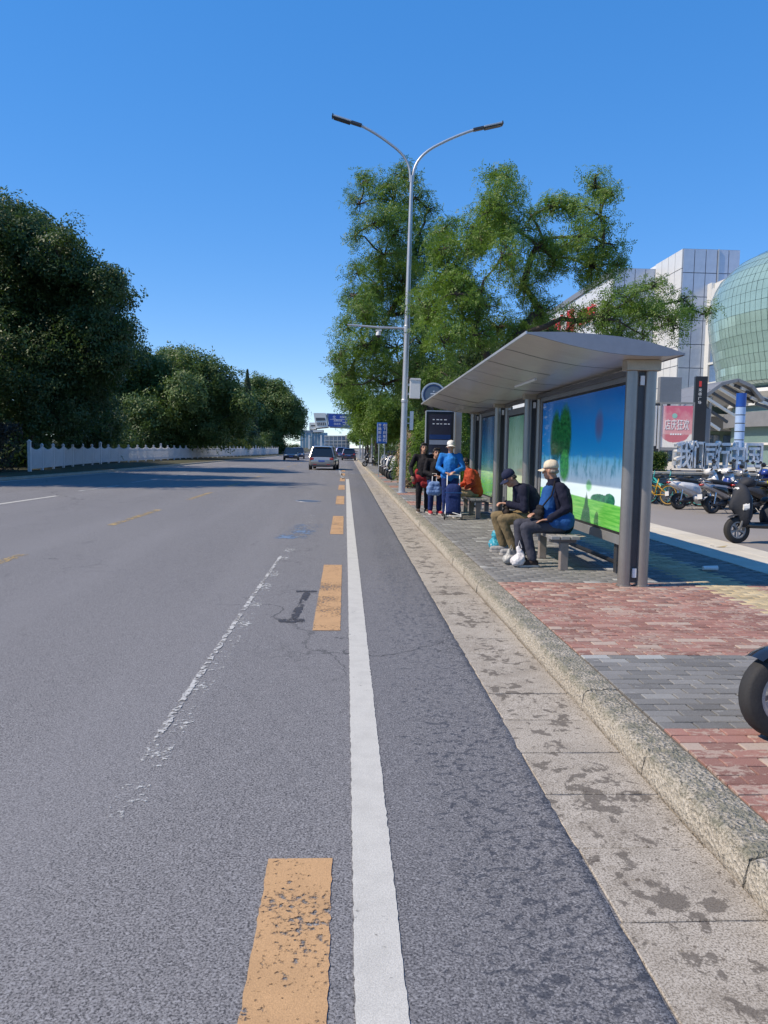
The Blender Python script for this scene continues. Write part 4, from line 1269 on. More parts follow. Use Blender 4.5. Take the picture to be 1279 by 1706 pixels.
def leaves(pts, dirs, kind, size=1.0):
    """numpy copies of the sprigs at points, each turned outwards and rolled at random"""
    base = SPRIGS[kind]
    N = len(pts)
    d = dirs / (np.linalg.norm(dirs, axis=1, keepdims=True) + 1e-9)
    d = d * .8 + rng.normal(0, .55, (N, 3)) + np.array([0, 0, .28])
    d /= np.linalg.norm(d, axis=1, keepdims=True) + 1e-9
    r = rng.normal(0, 1, (N, 3)); x = r - d * (r * d).sum(1, keepdims=True); x /= np.linalg.norm(x, axis=1, keepdims=True) + 1e-9
    y = np.cross(d, x)
    sz = size * rng.uniform(.7, 1.25, N)
    which = rng.integers(0, len(base), N)
    VV, QQ, off = [], [], 0
    for k, (V, Q) in enumerate(base):
        i = np.where(which == k)[0]
        if not len(i): continue
        W_ = (V[None, :, 0:1] * x[i][:, None] + V[None, :, 1:2] * y[i][:, None] + V[None, :, 2:3] * d[i][:, None]) * sz[i][:, None, None] + pts[i][:, None]
        VV.append(W_.reshape(-1, 3))
        QQ.append((Q[None] + (np.arange(len(i)) * len(V))[:, None, None]).reshape(-1, 4) + off)
        off += len(i) * len(V)
    return np.concatenate(VV), np.concatenate(QQ)

def crown_points(clumps, density, lump=.42, inner=.45):
    """points in each clump gathered round twig ends, so gaps and lumps appear"""
    PT, DR, TW = [], [], []
    for c, r in clumps:
        c = np.array(c); rr = np.array(r if hasattr(r, '__len__') else (r, r, r))
        R0 = float(rr.mean())
        ns = max(6, int(20 * R0 ** 1.1))
        u = rng.normal(0, 1, (ns, 3)); u /= np.linalg.norm(u, axis=1, keepdims=True)
        s = rng.uniform(inner, 1.0, (ns, 1)) ** .7
        sub = c + u * s * rr * rng.uniform(.7, 1.28, (ns, 1))
        n = int(density * R0 ** 2)
        j = rng.integers(0, ns, n)
        g = rng.normal(0, 1, (n, 3)) * np.array([1, 1, .7]) * lump * R0 ** .55 * .6
        p = sub[j] + g
        PT.append(p); DR.append((p - c) / rr + g * .6)
        TW.append((c, sub))
    return np.concatenate(PT), np.concatenate(DR), TW

def limbs(base, fork, clumps, r0, b):
    """tapered trunk to the fork, then a limb to each clump from the nearest limb already there"""
    base, fork = np.array(base), np.array(fork)
    nodes = [(fork, -1, 0)]
    order = sorted(range(len(clumps)), key=lambda i: np.linalg.norm(np.array(clumps[i][0]) - fork))
    pts = [fork]; par = [-1]; where = {}
    for i in order:
        c = np.array(clumps[i][0])
        best, bd = 0, 1e9
        for k, p in enumerate(pts):
            d = np.linalg.norm(c - p) + .35 * np.linalg.norm(p - fork) + (1.5 if p[2] > c[2] + .5 else 0)
            if d < bd: best, bd = k, d
        pts.append(c); par.append(best)
    cnt = [1] * len(pts)
    for i in range(len(pts) - 1, 0, -1): cnt[par[i]] += cnt[i]
    tot = cnt[0]
    rad = lambda i: max(.034, r0 * .82 * (cnt[i] / tot) ** .5)
    mid = base + (fork - base) * .5 + rng.normal(0, .06, 3) * np.linalg.norm(fork - base)
    b.tube([base - np.array([0, 0, .1]), base + (mid - base) * .12, mid, fork], [r0 * 1.35, r0 * 1.05, r0 * .92, r0 * .84], 12, cap=False)
    for i in range(1, len(pts)):
        a, c = pts[par[i]], pts[i]
        L = np.linalg.norm(c - a)
        ra = rad(i) if par[i] else min(rad(i) * 1.1, r0 * .8)
        m1 = a + (c - a) * .35 + np.array([0, 0, .10 * L]) + rng.normal(0, .05, 3) * L
        m2 = a + (c - a) * .7 + np.array([0, 0, .06 * L]) + rng.normal(0, .04, 3) * L
        b.tube([a, m1, m2, c], [ra, ra * .85, ra * .72, ra * .6], 7 if ra > .05 else 5, cap=False)

def tree(name, label, base, fork_z, clumps, r0, mat, kind, density, size=1., group=None, lean=(0, 0), twig_n=14, lump=.42, trunk_mat='bark'):
    t = thing(name, label, 'tree', base, 0, group)
    bs = np.array(base)
    cl = [(np.array(c) - bs, r) for c, r in clumps]
    b = MB()
    fork = np.array([lean[0], lean[1], fork_z - bs[2]])
    limbs((0, 0, 0), fork, cl, r0, b)
    p, d, tw = crown_points(cl, density, lump)
    for c, sub in tw:
        for s in sub[:twig_n]:
            m = c + (s - c) * .5 + rng.normal(0, .06, 3)
            b.tube([c, m, s], [.03, .02, .009], 4, cap=False)
    b.build('trunk', M[trunk_mat], t, smooth='all', flip=False)
    V, Q = leaves(p, d, kind, size)
    np_mesh('crown', V, Q, M[mat], t)
    return t

def from_px(lst, Y, dy, back=0., kz=1.0):
    """clump centres read off the photograph at their true distance; each gets its own depth in the crown"""
    out = []
    for px, py, rp in lst:
        yy = Y + rng.uniform(-dy, dy)
        c = at(px, py, yy)
        r = rp / F * yy
        out.append(((c.x, c.y, c.z), (r, r * 1.05, r * kz)))
        if back and rng.random() < back:
            y2 = yy + rng.choice([-1, 1]) * rng.uniform(.8, 1.6) * r
            c = at(px + rng.uniform(-.3, .3) * rp, py + rng.uniform(-.1, .35) * rp, y2)
            out.append(((c.x, c.y, c.z), (r * .85, r * .85, r * .8 * kz)))
    return out

SCH = 'scholar trees behind the shelter'
# the big one behind the shelter: its trunk rises behind the roof and forks low
cl = from_px([(826, 292, 22), (850, 300, 20), (830, 345, 40), (800, 385, 38), (855, 385, 38), (835, 425, 42), (775, 425, 35), (740, 415, 22),
              (925, 340, 22), (950, 350, 24), (990, 310, 26), (1012, 325, 20), (1000, 360, 32), (960, 395, 36), (1005, 405, 32), (925, 430, 32), (985, 445, 34), (1025, 440, 18), (885, 360, 16), (895, 410, 22),
              (760, 480, 42), (800, 500, 34), (870, 480, 38), (900, 520, 26),
              (960, 535, 30), (1005, 530, 32), (1045, 500, 34), (1090, 480, 18), (1085, 525, 34), (1120, 540, 28), (1155, 520, 20), (1178, 522, 13), (1030, 555, 28), (1075, 560, 20), (1135, 500, 16),
              (735, 390, 26), (745, 455, 34), (725, 480, 30), (770, 530, 34), (715, 520, 34), (745, 560, 36), (790, 560, 30), (830, 545, 26), (865, 555, 24)], 24, 1.5, .60)
tree('scholar_tree', 'big spreading green tree right behind the shelter with its long limb over the roof', (5.0, 24.2, .13), 4.2, cl, .26, 'leaf_fresh', 'fine', 345, .97, SCH, (-.55, 0), 16)
cl = from_px([(608, 302, 22), (640, 310, 18), (668, 295, 20), (598, 340, 20), (655, 335, 34), (690, 330, 24), (715, 350, 16), (622, 375, 26), (660, 385, 36), (700, 385, 30), (592, 392, 18), (640, 425, 30), (690, 430, 34), (725, 425, 22), (668, 470, 36),
              (596, 455, 22), (588, 490, 20), (630, 480, 26), (605, 520, 32), (650, 525, 38), (700, 520, 34), (580, 545, 20), (567, 590, 18), (610, 575, 36), (660, 580, 40), (710, 580, 36), (590, 625, 30), (640, 640, 40), (690, 640, 36), (570, 640, 16), (735, 620, 36)], 30.5, 2.0, .35)
tree('scholar_tree', 'tall tree behind the twin arm street lamp, its crown left of the shelter', (3.6, 31, .13), 3.6, cl, .22, 'leaf_mid', 'fine', 335, 1.05, SCH, (-.5, .2), 12)
cl = from_px([(596, 664, 26), (572, 655, 11), (620, 690, 28), (655, 690, 32), (690, 700, 34), (606, 706, 18), (650, 722, 18), (720, 690, 32), (575, 640, 18)], 46, 2.2, .5)
tree('scholar_tree', 'lower green tree beyond the street lamp, over the parked scooters', (4.2, 47, .13), 2.6, cl, .2, 'leaf_fresh', 'mid', 300, 1.1, SCH, (-.3, 0), 8)
cl = from_px([(735, 650, 44), (775, 610, 40), (815, 590, 34), (780, 660, 34), (700, 625, 36), (755, 700, 30), (840, 620, 30), (890, 560, 30)], 38, 2.2, .5)
tree('scholar_tree', 'shaded dark tree deep behind the shelter between the two big ones', (6.2, 39, .13), 3.2, cl, .22, 'leaf_dark', 'mid', 300, 1.15, SCH, (0, 0), 8)
for i, (px, Y, s) in enumerate(((624, 66, 1.0), (642, 60, .95), (656, 78, .9), (612, 92, 1.05), (616, 120, 1.1), (608, 150, 1.2), (672, 70, 1.1), (700, 58, 1.0), (604, 190, 1.2))):
    base = at(px, 760, Y); X = base.x
    cl = []
    for _ in range(9):
        a = rng.uniform(0, 2 * PI); rr = rng.uniform(0, 1.9) * s; zz = rng.uniform(2.9, 5.6) * s
        cl.append(((X + rr * math.cos(a), Y + rr * math.sin(a), zz), rng.uniform(.9, 1.3) * s))
    lab = ['green street tree farther down the kerb behind the pale slim pole', 'green street tree above the upright blue sign', 'green street tree right of the upright blue sign'][i] if i < 3 else 'one of the small street trees massed at the far end of the right kerb'
    tree('street_tree', lab, (X, Y, .13), 2.6 * s, cl, .14 * s, ('leaf_fresh', 'leaf_mid')[i % 2], 'mid' if Y < 80 else 'far', 75 if Y >= 80 else 90, 1.0, 'street trees down the right kerb', (0, 0), 5)

# left side of the road
ASH = 'dark trees behind the white fence'
cl = from_px([(-71, 424, 90), (9, 374, 40), (49, 376, 34), (19, 434, 70), (94, 424, 44), (124, 449, 30), (79, 494, 66), (9, 508, 80), (169, 476, 36), (184, 498, 30), (139, 508, 50), (194, 553, 24), (159, 558, 46), (79, 578, 70), (9, 600, 76), (174, 605, 36), (129, 630, 50), (194, 588, 18), (59, 660, 60), (-11, 690, 60), (149, 680, 36), (-81, 568, 100), (99, 700, 34)], 50, 2.8, .5)
tree('ash_tree', 'huge dark round tree at the left edge, standing behind the fence end', (-20.6, 51, .11), 3.4, cl, .38, 'leaf_dark', 'broad', 150, 1.25, ASH, (.4, 0), 8, .55)
cl = from_px([(235, 650, 34), (255, 615, 28), (290, 602, 26), (320, 612, 28), (352, 628, 30), (300, 645, 40), (250, 690, 40), (340, 668, 36), (380, 640, 20), (385, 672, 28), (300, 695, 44), (370, 705, 34), (232, 715, 30), (395, 700, 22), (215, 640, 20), (405, 680, 22), (350, 715, 26), (270, 720, 28)], 88, 4.0, .5)
tree('ash_tree', 'wide olive green tree right of the huge dark one along the fence', (-21, 91, .11), 3.6, cl, .34, 'leaf_olive', 'far', 95, .95, ASH, (0, 0), 6, .6)
cl = from_px([(430, 650, 22), (455, 655, 22), (476, 672, 20), (495, 690, 13), (448, 685, 28), (478, 700, 24), (425, 690, 26), (455, 715, 24), (490, 712, 14), (408, 660, 18), (410, 710, 24), (395, 690, 24), (440, 728, 16)], 162, 5, .4)
tree('ash_tree', 'rounded green tree nearest the road end on the left side', (-17.5, 165, .11), 3.6, cl, .34, 'leaf_olive', 'far', 70, 1.3, ASH, (0, 0), 5, .7)
for j, (px, py, Y) in enumerate(((222, 700, 62), (200, 690, 74), (392, 700, 122))):
    X = at(px, py, Y).x - 3.0
    cl = []
    for _ in range(8):
        a = rng.uniform(0, 2 * PI); rr = rng.uniform(0, 2.2); zz = rng.uniform(2.2, 5.2)
        cl.append(((X + rr * math.cos(a), Y + rr * math.sin(a), zz), rng.uniform(1.0, 1.5)))
    tree('ash_tree', ('small shaded tree under the huge dark one', 'small shaded tree between the huge dark one and the olive one', 'small tree under the pointed conifer')[j], (X, Y, .11), 2.2, cl, .14, 'leaf_dark', 'broad' if Y < 80 else 'far', 110 if Y < 80 else 80, 1.2, ASH, (0, 0), 5, .6)
# trees standing just outside the picture on the left; their shade crosses the road
for (X, Y, hgt, wh) in ((-20.6, 36.6, 17.0, 'dark tree at the left photo edge between the hedge and the nearest tree'), (-20.2, 31.0, 18.4, 'tall dark tree nearest to us on the left, before the rust coloured hedge'), (-26, 39, 15, 'dark tree behind the rust coloured hedge'), (-30.5, 58, 15, 'dark tree deep behind the huge round one'), (-25, 84, 14, 'dark tree behind the wide olive green one')):
    cl = []
    for _ in range(15):
        a = rng.uniform(0, 2 * PI); zz = rng.uniform(.3, .93) * hgt
        rr = rng.uniform(0, 1) * 3.6 * math.sin(PI * min(1, (zz / hgt - .1) / .95)) 
        cl.append(((X + rr * math.cos(a), Y + rr * math.sin(a), zz), rng.uniform(1.5, 2.1)))
    tree('ash_tree', wh, (X, Y, .11), hgt * .25, cl, .34, 'leaf_dark', 'far', 75, 1.0, ASH, (0, 0), 4, .7)
# pointed conifer
tp = at(412, 616, 132)
cf = thing('conifer_tree', 'pointed dark conifer rising above the left tree line', 'tree', (tp.x, 132, .11))
hz = tp.z - .1
MB().tube([(0, 0, 0), (0, 0, hz * .97)], [.22, .03], 8).build('trunk', M['bark'], cf, smooth='all')
n = 3400
zz = rng.uniform(.15, 1, n) ** .8 * hz
an = rng.uniform(0, 2 * PI, n); rr = (1 - zz / hz) * hz * .19 * rng.uniform(.3, 1.05, n) + .01
pp_ = np.stack([rr * np.cos(an), rr * np.sin(an), zz], 1); dd_ = np.stack([np.cos(an), np.sin(an), np.full(n, -.3)], 1)
V, Q = leaves(pp_, dd_, 'needle', .30 + 1.1 * (1 - zz / hz)); np_mesh('crown', V, Q, M['leaf_conifer'], cf)

def shrub(label, x, y, z0, rx, ry, h, mat, kind, n, size=1., cat='shrub', name='shrub', stems=7):
    t = thing(name, label, cat, (x, y, z0))
    u = rng.normal(0, 1, (n, 3)); u /= np.linalg.norm(u, axis=1, keepdims=True)
    lob = 1 + .22 * np.sin(u[:, 0] * 5 + x) * np.cos(u[:, 1] * 6 + y) + .12 * np.sin(u[:, 2] * 9)
    s = rng.uniform(.35, 1, (n, 1)) ** .45
    p = u * s * lob[:, None] * np.array([rx, ry, h * .52]) + np.array([0, 0, h * .52])
    p[:, 2] = np.maximum(p[:, 2], .05)
    b = MB()
    for k in range(stems):
        a = 2 * PI * k / stems
        b.tube([(0, 0, 0), (rx * .3 * math.cos(a), ry * .3 * math.sin(a), h * .4), (rx * .6 * math.cos(a), ry * .6 * math.sin(a), h * .75)], [.02, .014, .006], 5, cap=False)
    b.build('stems', M['bark'], t, flip=False)
    V, Q = leaves(p, u, kind, size); np_mesh('foliage', V, Q, M[mat], t)
    return t

p = at(678, 775, 30); shrub('flowering shrub with pale blossom behind the street lamp foot', p.x + .25, 30.3, .13, .75, .6, 1.35, 'leaf_olive', 'mid', 420, .8)
fl = shrub('pale pink blossom bush between the lamp post and the standing woman', p.x - .02, 29.3, .13, .36, .32, 1.95, 'petal', 'small', 700, 1.6)
p = at(722, 745, 27); shrub('tall leafy shrub behind the standing people', p.x - .25, 27.5, .13, .55, .6, 2.3, 'leaf_mid', 'mid', 420, .8)
p = at(773, 760, 21.4); shrub('slim green climbing shrub between the post and the far poster', p.x, 22.2, .13, .26, .4, 2.75, 'leaf_mid', 'mid', 420, .6)
p = at(655, 745, 55); shrub('low shrub beyond the blue sign legs', p.x, 56, .13, 1.1, .8, 1.5, 'leaf_dark', 'mid', 300, 1.0)
shrub('bright yellow green bush behind the far fence', at(392, 735, 118).x, 118, .1, 1.9, 1.5, 2.3, 'leaf_bright', 'far', 420, .7)
shrub('olive bush behind the fence middle', at(225, 740, 62).x - 4.4, 63, .1, 2.8, 1.6, 2.7, 'leaf_olive', 'broad', 900, 1.0)
shrub('olive bush at the end of the fence', at(470, 735, 165).x - 1, 166, .1, 2.2, 1.6, 2.6, 'leaf_olive', 'far', 340, .8)
shrub('dark bush at the road end under the last left tree', at(490, 740, 185).x, 186, .1, 1.6, 1.4, 1.9, 'leaf_dark', 'far', 280, .8)

def hedge(label, x0, x1, y0, y1, z0, h, mat, kind, n, size, name='hedge', path=None):
    t = thing(name, label, 'hedge', (x0, y0, z0))
    p = rng.uniform(0, 1, (n, 3))
    k = rng.integers(0, 3, n)
    p[k == 0, 2] = 1 - rng.uniform(0, .12, (k == 0).sum()) ; p[k == 1, 1] = rng.uniform(0, .1, (k == 1).sum())
    p = p * np.array([x1 - x0, y1 - y0, h]); p += rng.normal(0, .025, p.shape)
    p[:, 2] = np.maximum(.03, p[:, 2] + .05 * np.sin(p[:, 0] * 3))
    d = np.stack([rng.normal(0, .5, n), np.full(n, -.5), np.full(n, .6)], 1)
    b = MB()
    for i in range(max(2, int((x1 - x0) / .5))):
        xx = (i + .5) * .5
        b.tube([(xx, (y1 - y0) / 2, 0), (xx + .04, (y1 - y0) / 2, h * .8)], [.025, .01], 5, cap=False)
    b.build('stems', M['bark'], t, flip=False)
    V, Q = leaves(p, d, kind, size); np_mesh('foliage', V, Q, M[mat], t)
    return t
hedge('clipped green hedge on the stone wall below the pink poster', 7.8, 9.55, 22.95, 23.6, 1.0, .62, 'leaf_hedge', 'small', 3600, 1.0)
hedge('dark rust coloured hedge left of the white fence end', -23.5, -16.6, 38.6, 41.0, .11, 2.3, 'leaf_rust', 'broad', 2600, .8)
# dense dark undergrowth filling the belt behind the fence
n = 15000
yy = 44 + 150 * rng.uniform(0, 1, n) ** .8
FX = lambda y: np.interp(y, [40.6, 50, 60, 84, 120, 154, 200], [-16.06, -17.2, -17.9, -17.0, -14.6, -12.6, -13.5])
xx = FX(yy) - 1.6 - rng.gamma(1.6, 3.2, n)
zz = .1 + rng.uniform(0, 1, n) ** 1.2 * (3.5 + .8 * np.sin(yy * .5) + .6 * np.sin(yy * .23 + xx))
gap = (xx / yy > -.372) & (xx / yy < -.328) & (yy < 80) & (zz > .9)          # one looks through to the parked car here
xx, yy, zz = xx[~gap], yy[~gap], zz[~gap]; n = len(xx)
V, Q = leaves(np.stack([xx, yy, zz], 1), rng.normal(0, 1, (n, 3)), 'far', 1.0)
tag(np_mesh('undergrowth', V, Q, M['leaf_dark']), kind='stuff')
n = 5200
yy = rng.uniform(52, 200, n); xx = 5.2 + rng.gamma(2., 1.3, n); zz = .13 + rng.uniform(0, 1, n) ** 1.6 * (1.6 + .5 * np.sin(yy * .9) + .4 * np.sin(xx * 2.1 + yy * .3))
V, Q = leaves(np.stack([xx, yy, zz], 1), rng.normal(0, 1, (n, 3)), 'mid', 1.1)
tag(np_mesh('undergrowth', V, Q, M['leaf_dark']), kind='stuff')

# ------------------------------------------------------------------ white picket fence
M['fence'] = P('white_fence_paint', (.62, .62, .64), .5, 0, .12, .8)
fc = thing('picket_fence', 'long white picket fence with scalloped tops along the left verge', 'fence', (-16.06, 40.6, .11))
knots = [40.6, 50, 60, 84, 120, 154]
y = 40.6; k = 0
posts = []
while y < 150:
    posts.append((float(FX(y)), y)); y += 2.42
pm = MB(); pm.box(-.06, .06, -.06, .06, 0, 1.33); pm.prism([(-.08, 1.331), (.08, 1.331), (.085, 1.35), (0, 1.45), (-.085, 1.35)], 'y', -.08, .08)
post = pm.build('post', M['fence'], fc, bevel=.006, seg=1)
tall = MB(); tall.box(-.075, .075, -.075, .075, 0, 1.5); tall.prism([(-.095, 1.501), (.095, 1.501), (.10, 1.52), (0, 1.62), (-.10, 1.52)], 'y', -.095, .095)
tallp = tall.build('tall_post', M['fence'], fc)
def fpanel():
    b = MB(); L = 2.42; n = 19
    for z in (.26, .98): b.box(-.02, .02, .065, L - .065, z, z + .07)
    for i in range(n):
        yy = .13 + (L - .26) * i / (n - 1)
        h = 1.24 - .16 * math.sin(PI * (i / (n - 1)))
        b.prism([(yy - .032, .12), (yy + .032, .12), (yy + .032, h), (yy, h + .045), (yy - .032, h)], 'x', .021, .038)
    o = b.build('picket_panel', M['fence'], fc); o['kind'] = 'stuff'
    return o
pn = fpanel()
for i, (x, yv) in enumerate(posts):
    o = (tallp if i == 0 else inst(tallp)) if i % 7 == 0 else (post if i == 1 else inst(post))
    o.location = (x + 16.06, yv - 40.6, 0)
    if i + 1 < len(posts):
        x2, y2 = posts[i + 1]
        o = pn if i == 0 else inst(pn)
        o.location = (x + 16.06, yv - 40.6, 0); o.rotation_euler = (0, 0, -math.atan2(x2 - x, y2 - yv))
        o.scale = (1, math.hypot(x2 - x, y2 - yv) / 2.42, 1)
# ------------------------------------------------------------------ vehicles
def car_paint(name, col, metal=.5):
    q = NT(name); v = q.obj()
    d = q.noise(v, 2.5, 4); f = q.vor(v, 900)
    c = q.mix(q.ma('MULTIPLY', q.step(f, .3, .1), .12), col, sc(col, 1.5))
    z = q.sep(v)[2]
    dust = q.ma('MULTIPLY', q.step(z, .75, .2), q.ma('ADD', .15, q.ma('MULTIPLY', d, .4)))
    c = q.mix(dust, c, (.24, .22, .19))
    q.set(col=c, metal=metal, rough=q.ma('ADD', .22, q.ma('MULTIPLY', d, .18)), coat=.6)
    return q.m
PAINT = dict(silver=car_paint('silver_paint', (.42, .42, .41), .65), black=car_paint('black_paint', (.012, .013, .017)), navy=car_paint('navy_paint', (.02, .03, .09)), white=car_paint('white_paint', (.66, .66, .65), .0), blue=car_paint('blue_violet_paint', (.06, .07, .2)))
M['plate'] = P('blue_number_plate', (.05, .10, .4), .4, 0, .1, 8)

def wheel(parent, x, y, r, w, rim_mat, name='wheel', spokes=5):
    """tyre lying across local x, with its rim as a child"""
    rot = Matrix.Translation((x, y, r)) @ Matrix.Rotation(PI / 2, 4, 'Y')
    ri = r * .64
    wh = MB().lathe([(ri, -w / 2), (r * .92, -w / 2), (r * .985, -w * .36), (r, -w * .15), (r, w * .15), (r * .985, w * .36), (r * .92, w / 2), (ri, w / 2), (ri * .96, 0), (ri, -w / 2)], 32, rot).build(name, M['rubber'], parent, smooth='all')
    b = MB().lathe([(ri * .985, -w * .42), (ri * 1.0, -w * .47), (ri * .86, -w * .47), (ri * .82, -w * .2), (ri * .82, w * .2), (ri * .86, w * .47), (ri, w * .47), (ri * .985, w * .42)], 28, rot)
    for k in range(spokes):
        a = 2 * PI * k / spokes
        for s in (-1, 1):
            b.add([rot @ Vector((math.cos(a + da) * rr, math.sin(a + da) * rr, s * w * (.33 + dz))) for rr, da, dz in ((r * .1, -.5, 0), (ri * .86, -.16, .06), (ri * .86, .16, .06), (r * .1, .5, 0))], [(0, 1, 2, 3)])
    b.lathe([(.001, -w * .38), (r * .14, -w * .36), (r * .14, w * .36), (.001, w * .38)], 14, rot)
    b.build('rim', rim_mat, wh)
    return wh

def car(name, label, cat, x, y, rz, paint, L=4.4, Wd=1.8, Hh=1.45, hatch=True, group=None, z=0.):
    t = thing(name, label, cat, (x, y, z), rz, group)
    hw = Wd / 2
    a, r_ = L / 2, .33
    ax_f, ax_r = a - .88, -a + .85
    belt = .95 if Hh > 1.5 else .88
    def secs(yv, zl, zh, w): return (yv, (zl + zh) / 2, w, (zh - zl) / 2)
    body = MB()
    body.loft([secs(-a, .42, .78, hw * .80), secs(-a + .05, .30, belt - .06, hw * .91), secs(-a + .22, .24, belt, hw * .975), secs(-a + .9, .20, belt + .01, hw), secs(0, .19, belt - .01, hw), secs(a - 1.25, .20, belt - .04, hw * .995), secs(a - .55, .22, belt - .14, hw * .96), secs(a - .15, .27, belt - .24, hw * .88), secs(a, .36, .58, hw * .74)], 28, 4.2)
    body.build('body', paint, t, smooth='all')
    rear = -a + (.12 if hatch else .75)
    g0, g1 = hw * .90, hw * .70
    gh = MB()
    st = [(rear, belt - .02, hw * .84), (rear + (.38 if hatch else .62), Hh - .06, hw * .68), (rear + .8, Hh, hw * .70), (a - 2.1, Hh - .02, hw * .70), (a - 1.15, belt - .06, hw * .84)]
    vs = []
    for yv, zt, w in st: vs += [(-w, yv, zt), (w, yv, zt)]
    base_z = belt - .06
    sides = MB()
    lower = [(rear, base_z), (a - 1.15, base_z)]
    # glass body
    n = len(st)
    V = vs + [(-g0, rear + .02, base_z), (g0, rear + .02, base_z), (-g0, a - 1.12, base_z), (g0, a - 1.12, base_z), (-hw * .93, 0, base_z), (hw * .93, 0, base_z)]
    F_ = [(2 * i, 2 * i + 1, 2 * i + 3, 2 * i + 2) for i in range(n - 1)]
    F_ += [tuple(2 * i for i in range(n)) + (2 * n + 2, 2 * n + 4, 2 * n), tuple(2 * i + 1 for i in range(n))[::-1] + (2 * n + 1, 2 * n + 5, 2 * n + 3)]
    F_ += [(2 * n, 2 * n + 1, 1, 0), (2 * n - 2, 2 * n - 1, 2 * n + 3, 2 * n + 2)]
    gl = MB().add(V, F_).build('windows', M['glass_dark'], t)
    # roof and pillars
    rf = MB()
    up = .012
    rs = [(st[1][0] - .06, st[1][1] - .03 + up, st[1][2] + .03), (st[1][0] + .06, st[1][1] + .02 + up, st[1][2] + .01), (st[2][0], st[2][1] + up + .012, st[2][2] + .015), (st[3][0], st[3][1] + up + .012, st[3][2] + .015), (st[3][0] + .12, st[3][1] - .05 + up, st[3][2] + .02)]
    vs = []
    for yv, zt, w in rs: vs += [(-w, yv, zt - .04), (-w * .9, yv, zt), (w * .9, yv, zt), (w, yv, zt - .04)]
    fs = []
    for i in range(len(rs) - 1):
        for j in range(3): fs.append((4 * i + j, 4 * i + j + 1, 4 * i + j + 5, 4 * i + j + 4))
    rf.add(vs, fs)
    rf.build('roof', paint, t, smooth='all')
    for s in (-1, 1):
        for (y0, z0, w0), (y1, z1, w1), wd in (((st[0][0] + .03, base_z, hw * .90 + .022), (st[1][0] + .02, st[1][1], st[1][2] + .022), .06), ((a - 1.16, base_z, hw * .90 + .022), (st[3][0], st[3][1], st[3][2] + .022), .07), ((-.15, base_z, hw * .93 + .022), (-.25, Hh - .03, hw * .70 + .022), .07), ((rear + .95, base_z, hw * .92 + .022), (rear + .75, Hh - .03, hw * .70 + .022), .07)):
            MB().bar((s * w0, y0, z0), (s * w1, y1, z1), wd, .04).build('pillar', paint, t)
        MB().ball((s * (hw + .07), a - 1.45, belt + .06), (.10, .06, .07), 10).build('mirror', paint, t, smooth='all')
        MB().box(*( (s * hw * .60, s * hw * .88) if s > 0 else (s * hw * .88, s * hw * .60)), -a - .012, -a + .10, .70, .86).build('tail_light', M['red_lens'], t, bevel=.02)
        MB().box(*((s * hw * .50, s * hw * .80) if s > 0 else (s * hw * .80, s * hw * .50)), a - .16, a - .035, .56, .69).build('headlight', M['clear_lens'], t, bevel=.02)
        MB().box(s * hw * .5 - .12, s * hw * .5 + .12, -a - .004, -a + .02, .36, .42).build('reflector', M['red_lens'], t)
        for yv in (ax_f, ax_r):
            rot = Matrix.Translation((s * (hw - .06), yv, r_ + .01)) @ Matrix.Rotation(PI / 2, 4, 'Y')
            MB().lathe([(.001, -.075), (r_ + .05, -.075), (r_ + .05, .068), (.001, .068)], 28, rot).build('wheel_arch', M['black'], t)
            wheel(t, s * (hw - .085), yv, r_, .2, M['chrome'])
        for yv in (.35, -.6): MB().box(s * hw - .012, s * hw + .016, yv - .09, yv + .09, belt - .16, belt - .13).build('door_handle', paint, t)
    MB().box(-hw * .82, hw * .82, -a - .02, -a + .1, .25, .38).build('rear_bumper', M['dgrey'], t, bevel=.03)
    MB().box(-hw * .80, hw * .80, a - .12, a + .005, .26, .36).build('front_bumper', M['dgrey'], t, bevel=.03)
    MB().box(-hw * .45, hw * .45, a - .06, a + .012, .40, .54).build('grille', M['black'], t, bevel=.01)
    MB().box(-.22, .22, -a - .016, -a + .02, .58, .70).build('number_plate', M['plate'], t)
    MB().box(-.22, .22, a - .02, a + .018, .42, .52).build('number_plate', M['plate'], t)
    MB().box(-hw * .72, hw * .72, -a - .008, -a + .05, .70, .735).build('chrome_strip', M['chrome'], t)
    if hatch:
        yy, zz = st[0][0] + .15, belt + .12
        MB().bar((-.05, yy - .03, zz), (.28, yy + .06, zz + .17), .02, .02).build('rear_wiper', M['black'], t)
        MB().box(-hw * .55, hw * .55, st[1][0] - .12, st[1][0] + .05, st[1][1] + .0, st[1][1] + .035).build('spoiler', paint, t, bevel=.01)
    return t
p = on(535, 784, 0)
car('silver_car', 'silver hatchback seen from behind driving away in the near lane', 'car', p.x + .12, 57.6, R(-3.5), PAINT['silver'], 4.65, 1.88, 1.68)
car('dark_sedan', 'black sedan coming towards us in the far lane by the fence end', 'car', on(483, 767).x, 95, R(180 + 3), PAINT['black'], 4.6, 1.82, 1.46, False)
car('dark_sedan', 'second dark car half hidden behind the oncoming black sedan', 'car', on(494, 764.5).x, 108, R(180 + 3), PAINT['navy'], 4.6, 1.82, 1.5, False)
car('white_car', 'white car far off in the gap left of the silver hatchback', 'car', on(508, 757.5).x, 138, R(180), PAINT['white'], 4.5, 1.8, 1.5)
car('blue_car', 'dark blue car far ahead just right of the silver hatchback', 'car', at(569, 750, 110).x, 112, 0, PAINT['blue'], 4.4, 1.8, 1.6)
car('blue_car', 'violet blue car parked at the kerb by the slim poles', 'car', at(581, 750, 100).x, 101, 0, PAINT['navy'], 4.4, 1.8, 1.5)
car('white_car', 'white car parked under the trees behind the picket fence', 'car', at(122, 742, 68).x, 68, R(80), PAINT['white'], 4.5, 1.8, 1.62, True, None, .1)

